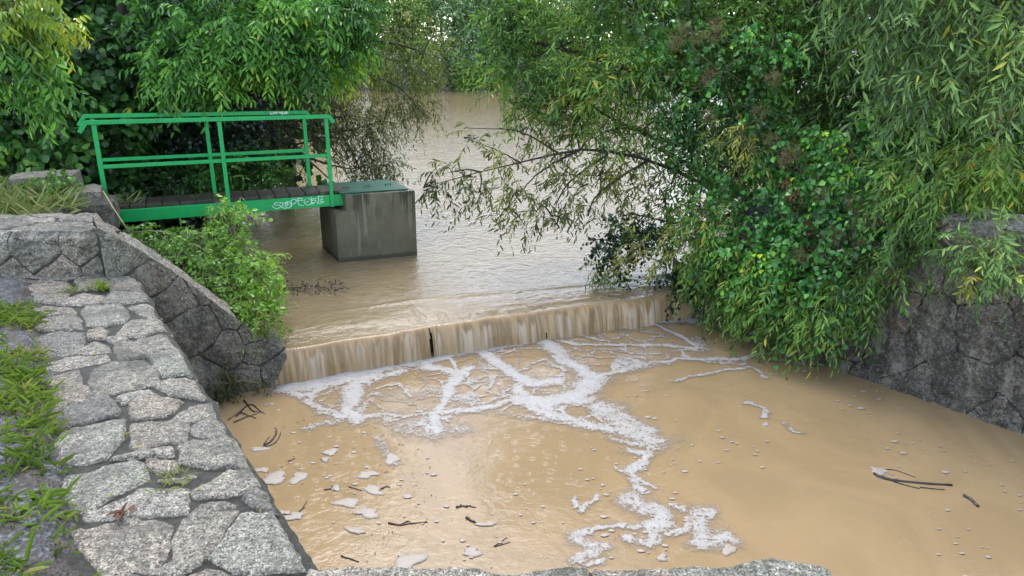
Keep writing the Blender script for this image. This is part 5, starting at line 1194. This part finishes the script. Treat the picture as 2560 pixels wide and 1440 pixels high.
plant('alder_sapling', 'alder sapling with small round blackish leaves above the right end of the weir', 'shrub', alb, [(al, dict(ROUND, L=.055, W=.9), dict(K=8, ln=.25, out=.5, up=-.05, rnd=.5), 'lf_alder')], [([alb, XYZ(1620,580,9.3), XYZ(1530,640,9)], .02, .006), ([alb, XYZ(1690,690,8.95)], .015, .006)], M['bark'])
yl = [B(x, y, Yd, r, n, t) for x, y, Yd, r, n, t in [(1600,610,8.7,.14,10,0.43),(1660,580,8.7,.16,13,0.33),(1700,620,8.6,.16,12,0.28),(1560,660,8.7,.12,8,0.48),(1490,670,8.8,.10,6,0.28),(1520,690,8.7,.08,4,0.33),(1640,650,8.6,.10,6,0.38),(1720,560,8.7,.15,10,0.23),(1850,320,8.4,.2,13,0.48),(1880,380,8.3,.2,13,0.53),(1800,370,8.5,.15,8,0.48),(1480,740,8.7,.04,3,0.58),(1780,500,8.7,.15,9,0.23)]]
ylb = np.array([3.1, 9.2, .5])
plant('yellow_willow_shrub', 'willow shrub with yellow tinged leaves reaching over the crest of the weir', 'shrub', ylb, [(yl, dict(WILLOW, W=.23), dict(K=9, ln=.28, out=.4, up=-.15, rnd=.5, bias=(-.2, -.1, -.1)), 'lf_yellow')], [([ylb, XYZ(1700,600,8.8), XYZ(1560,650,8.75)], .018, .005), ([ylb, XYZ(1850,450,8.6), XYZ(1860,340,8.45)], .018, .005)], M['twig'])

# bramble and grass beside the wing wall
br = [B(x, y, Yd, r, n, t) for x, y, Yd, r, n, t in [(330,585,7.75,.10,24,.5),(390,610,7.65,.15,44,.5),(460,620,7.8,.17,44,.45),(440,650,7.4,.22,54,.5),(520,640,7.6,.24,60,.5),(575,570,8.1,.18,40,.55),(580,530,8.2,.12,20,.6),(590,640,7.8,.24,60,.55),(630,690,7.5,.2,50,.5),(560,710,7.3,.24,60,.45),(620,760,7.1,.18,44,.45),(660,730,7.3,.12,24,.5),(500,700,7.2,.22,44,.4),(655,660,7.7,.1,14,.5),(560,780,7.0,.14,24,.4)]]
fi = [(c+np.array([.04, -.06, .03]), r, int(n*.45), .7) for c, r, n, t in br]+[B(x, y, Yd, r, n, .75) for x, y, Yd, r, n in [(640,790,7.0,.1,24),(600,800,6.95,.08,16),(550,520,8.2,.1,16),(460,585,7.8,.08,10)]]
brb = np.array([-3.1, 7.3, .1])
plant('bramble_bush', 'bright green bramble and vetch bush below the bridge beside the wing wall', 'bush', brb, [(br, dict(BRAM, L=.064), dict(K=8, ln=.26, out=.5, up=.15, rnd=.55), 'lf_bramble'), (fi, dict(FINE, L=.055), dict(K=14, ln=.24, out=.5, up=.1, rnd=.6, bias=(.15, -.1, 0)), 'lf_bramble')],
      [([brb, XYZ(470,610,7.7)], .012, .004), ([brb, XYZ(590,620,7.9)], .012, .004), ([brb, XYZ(620,740,7.3)], .012, .004)], M['twig'], leafname='foliage', trunkname='stems')
mb = MB(); mb.tube(curve_pts([XYZ(258,478,8.3), XYZ(290,530,8.0), XYZ(318,572,7.7)], 8), .006, .004, 5); tag(mb.build('dry_stalk', M['straw'], None, True), 'single straw coloured stalk leaning across the left bridge post', 'stalk')
# creeper on the blocks
cr = [B(x, y, Yd, r, n, t) for x, y, Yd, r, n, t in [(110,480,8.2,.16,40,.35),(140,500,8.1,.14,34,.4),(70,500,8.0,.15,30,.35),(150,450,8.4,.12,24,.35),(120,520,7.9,.1,16,.4)]]
crb = XYZ(110, 520, 8.3)
plant('creeper', 'small leafed creeper growing over the rough stones by the bridge', 'climber', crb, [(cr, dict(HEART, L=.05), dict(K=7, ln=.2, out=.5, up=.1, rnd=.5), 'lf_bramble')], [([crb, crb+[.1, -.05, .2]], .006, .003)], M['twig'], leafname='foliage', trunkname='stems')

# grasses
def blades(pts, n_per, L, W, spread, r, tint, tj=.15, bend=.35):
    P = np.repeat(pts, n_per, 0)+np.concatenate([r.normal(size=(len(pts)*n_per, 2))*spread*.25, np.zeros((len(pts)*n_per, 1))], 1)
    a = r.uniform(0, 2*math.pi, len(P)); el = r.uniform(.35, 1.35, len(P))
    A = np.stack([np.cos(a)*np.cos(el), np.sin(a)*np.cos(el), np.sin(el)], -1)
    up_ = np.stack([-np.cos(a)*np.sin(el), -np.sin(a)*np.sin(el), np.cos(el)], -1)
    Ls = L*(.5+.9*r.random(len(P))); ti = np.clip(np.repeat(tint, n_per)+r.normal(size=len(P))*tj, 0, 1)
    return leaves_np(P, A, up_, Ls, W*(.7+.6*r.random(len(P))), ti, .5, .4, .3, bend)
r_ = np.random.default_rng(31)
def verge(n, t0, t1, s0, s1, thr, seed):
    s = r_.uniform(s0, s1, n); t = t0+(t1-t0)*r_.random(n)**1.2
    x = WA[0]+wd[0]*s+wn_[0]*t; y = WA[1]+wd[1]*s+wn_[1]*t
    k = fbm(x*2.6, y*2.6, seed, 3) > thr
    x, y = x[k], y[k]; z = np.maximum(ground_h(x, y), np.where(t[k] < .8, ZW, 0))
    return np.stack([x, y, z-.01], -1)
parts = []
edge_w = .70
pg = verge(260, .75, 1.15, -1.2, 4.1, .50, 5); parts.append(blades(pg, 10, .085, .010, .12, r_, np.full(len(pg), .55)+(vnoise(pg[:, 0]*3, pg[:, 1]*3, 8)-.5)*.5, .12, .55))
pg = verge(800, .77, 1.4, -1.2, 3.9, .47, 9); parts.append(blades(pg, 12, .07, .005, .16, r_, np.full(len(pg), .6)+(vnoise(pg[:, 0]*3, pg[:, 1]*3, 18)-.5)*.6, .18, .5))
pg = verge(60, .78, 1.2, -1.2, 3.6, .46, 19); parts.append(blades(pg, 8, .10, .016, .06, r_, np.full(len(pg), .5), .1, .6))
pg = verge(700, .95, 2.6, -1.2, 4.0, .45, 29); parts.append(blades(pg, 12, .09, .007, .2, r_, np.full(len(pg), .5), .2, .5))
V, F, T = join_leaves(parts); tag(mesh_np('grass', V, [F], M['lf_grass'], None, fattr={'tint': T}), 'low green grass and plantain fringe along the pale wall', 'grass', kind='stuff')
xr, yr = r_.uniform(4.4, 10, 900), r_.uniform(3.2, 9.5, 900); kk = ((xr-RA[0])*-rn[0]+(yr-RA[1])*-rn[1]) > .62
pg = np.column_stack([xr[kk], yr[kk], ground_h(xr[kk], yr[kk])]); vr = blades(pg, 12, .22, .006, .5, r_, np.full(len(pg), .4), .2, .35)
tag(mesh_np('grass', vr[0], [vr[1]], M['lf_grass'], None, fattr={'tint': vr[2]}), 'rough grass on the bank behind the right wall', 'grass', kind='stuff')
pg = []
for _ in range(480):
    px, py, Yd = r_.uniform(-160, 70)+r_.uniform(0, 50), r_.uniform(430, 545), r_.uniform(7.5, 8.8); p = at_y(px, py, Yd); p[2] = gz(p[0], p[1]); pg.append(p)
pg = np.array(pg); V1 = blades(pg, 6, .22, .0042, .7, r_, np.full(len(pg), .5)+(vnoise(pg[:, 0]*2, pg[:, 1]*2, 3)-.5)*.8, .2, .3)
tag(mesh_np('dry_grass', V1[0], [V1[1]], M['lf_dry'], None, fattr={'tint': V1[2]}), 'tall half dry grass on the left bank behind the raised block', 'grass', kind='stuff')
def tuft(name, label, p, n, L, W, mat, tint, r=.03, bend=.35):
    v = blades(np.array([p]), n, L, W, r*4, r_, np.array([tint]), .15, bend); tag(mesh_np(name, v[0], [v[1]], M[mat], None, fattr={'tint': v[2]}), label, 'plant')
tuft('grass_tuft', 'brownish grass tuft in a joint of the near wall top', at_z(432, 1203, ZW), 46, .055, .004, 'lf_dry', .45, .045)
tuft('weed', 'bright green weed in a joint near the far end of the wall', at_z(248, 724, ZW), 46, .09, .012, 'lf_grass', .75, .03)
tuft('weed', 'tiny three bladed sprout in the wide joint of the wall', at_z(310, 1092, ZW), 7, .06, .005, 'lf_grass', .75, .01)
tuft('grass_tuft', 'small dull tuft in a joint left of the bright weed', at_z(185, 728, ZW), 34, .06, .005, 'lf_dry', .25, .04)
tuft('grass_tuft', 'wispy tuft growing at the left end of the bridge deck', np.append(bp(.16, .25, .93)[:2], .955), 30, .17, .004, 'lf_dry', .3, .05)
tuft('weed', 'little weed leaning out of the wing wall beside the weir', on_plane(650, 840, a0, a1)+np.array([.02, .02, 0]), 26, .10, .010, 'lf_grass', .45, .02)
tuft('dead_leaf', 'curled orange brown dead leaf on the near wall', at_z(308, 1285, ZW+.01), 6, .05, .025, 'rust', .8, .01, .6)
# willow sprays hanging at the foot of the wing wall
hs2 = [(on_plane(x, y, a0-au*.12, a1-au*.12), .06, n, .3) for x, y, n in [(560,930,14),(590,950,12),(540,970,14),(650,960,8),(570,985,10)]]
hsb = on_plane(560, 890, a0, a1)
plant('willow_sprout', 'drab willow sprout hanging at the waterline of the wing wall', 'shrub', hsb, [(hs2, dict(WILLOW, L=.06), dict(K=8, ln=.16, up=-.6, rnd=.5), 'lf_olive')], [([hsb, hsb+[.06, -.08, -.25]], .006, .003)], M['twig'])

# --- far bank
def far_tree(label, x, y, h, rw_, mat, seed, name='far_tree', group='trees on the far bank'):
    r = np.random.default_rng(seed); z0 = max(gz(x, y), .3); base = np.array([x, y, z0])
    bl = []
    for k in range(11):
        f = (k+.5)/11; a = r.uniform(0, 6.28); q = rw_*(.75*math.sin(math.pi*(.18+.72*f)))*r.uniform(.4, 1)
        bl.append((base+np.array([math.cos(a)*q, math.sin(a)*q*.8, h*(.08+.84*f)]), np.array([1, 1, .9])*rw_*r.uniform(.42, .64), 84, r.uniform(.25, .6)))
    return plant(name, label, 'tree' if h > 4 else 'shrub', base, [(bl, dict(FAR, L=.26 if h > 4 else .2), dict(K=8, ln=.9 if h > 4 else .5, out=.6, up=.1, rnd=.6), mat)], [([base, base+[0, 0, h*.5], base+[.1, 0, h*.9]], .16, .03)], M['bark'], group, stems=False, extra_limbs=False)
FT = [(-14.2,59,9.0,2.6,'lf_far_y','yellow green tree at the left end of the visible far bank'),(-10.8,60,8.2,2.4,'lf_far_y','pale yellow green tree second from the left on the far bank'),(-7.6,59.5,8.4,2.3,'lf_far','mid green far tree left of the blue green one'),
      (-4.4,59,7.6,2.2,'lf_far_b','blue green feathery tree in the middle of the far bank'),(-1.2,60,8.6,2.4,'lf_far_b','darker blue green tree just right of the middle of the far bank'),(2.2,59.5,8.8,2.5,'lf_far','green far tree partly behind the willow tips'),
      (5.6,60,9.4,2.6,'lf_far','far tree glimpsed through the edge of the right willow'),(-18,60,9.8,2.8,'lf_far_y','far tree showing through the sallow branches on the left'),(9.5,60,9,2.6,'lf_far','far tree almost covered by the right willow'),
      (-9.2,68,11.5,3.2,'lf_far','tall back row tree behind the pale yellow green pair'),(-2.8,68,10.8,3.2,'lf_far','tall back row tree above the blue green middle'),(3.4,69,11.2,3.2,'lf_far','tall back row tree at the right of the gap'),(-15.6,68,12,3.4,'lf_far','tall back row tree at the far left'),(-6.2,69,12.6,3.2,'lf_far_b','tall back row tree filling the notch left of the middle'),(.4,70,12,3.2,'lf_far','tall back row tree right of the middle'),(10,69,12,3.4,'lf_far','tall back row tree behind the right willow')]
for i, (x, y, h, rw_, mt, lab) in enumerate(FT): far_tree(lab, x, y, h, rw_, mt, 300+i)
FS = [(-9.6,57.4,1.7,.95,'lf_far_y','bright low shrub at the waterline left of the middle'),(-6.4,57.5,1.9,1.0,'lf_far_y','light green rounded shrub on the far waterline'),(-3.4,57.6,1.6,.9,'lf_far','dull low shrub on the far waterline below the blue green tree'),(-.4,57.5,1.8,.9,'lf_far','low shrub on the far waterline right of the middle'),(2.6,57.5,1.8,1.0,'lf_far_b','low far shrub under the willow tips'),(-12.6,57.3,1.8,1.0,'lf_far','low far shrub behind the sallow twigs')]
for i, (x, y, h, rw_, mt, lab) in enumerate(FS): far_tree(lab, x, y, h, rw_, mt, 400+i, 'far_shrub', 'shrubs on the far waterline')
far_tree('olive bank willow on the left shore halfway across the pond', -9.6, 31, 8.5, 2.7, 'lf_far_y', 501, 'bank_willow', 'willows along the pond')
far_tree('green bank willow on the left shore nearer the far side', -12.6, 43, 9, 2.8, 'lf_far_y', 502, 'bank_willow', 'willows along the pond')
far_tree('bank willow on the right shore hidden behind the big willow', 10.5, 31, 9, 2.8, 'lf_far', 503, 'bank_willow', 'willows along the pond')
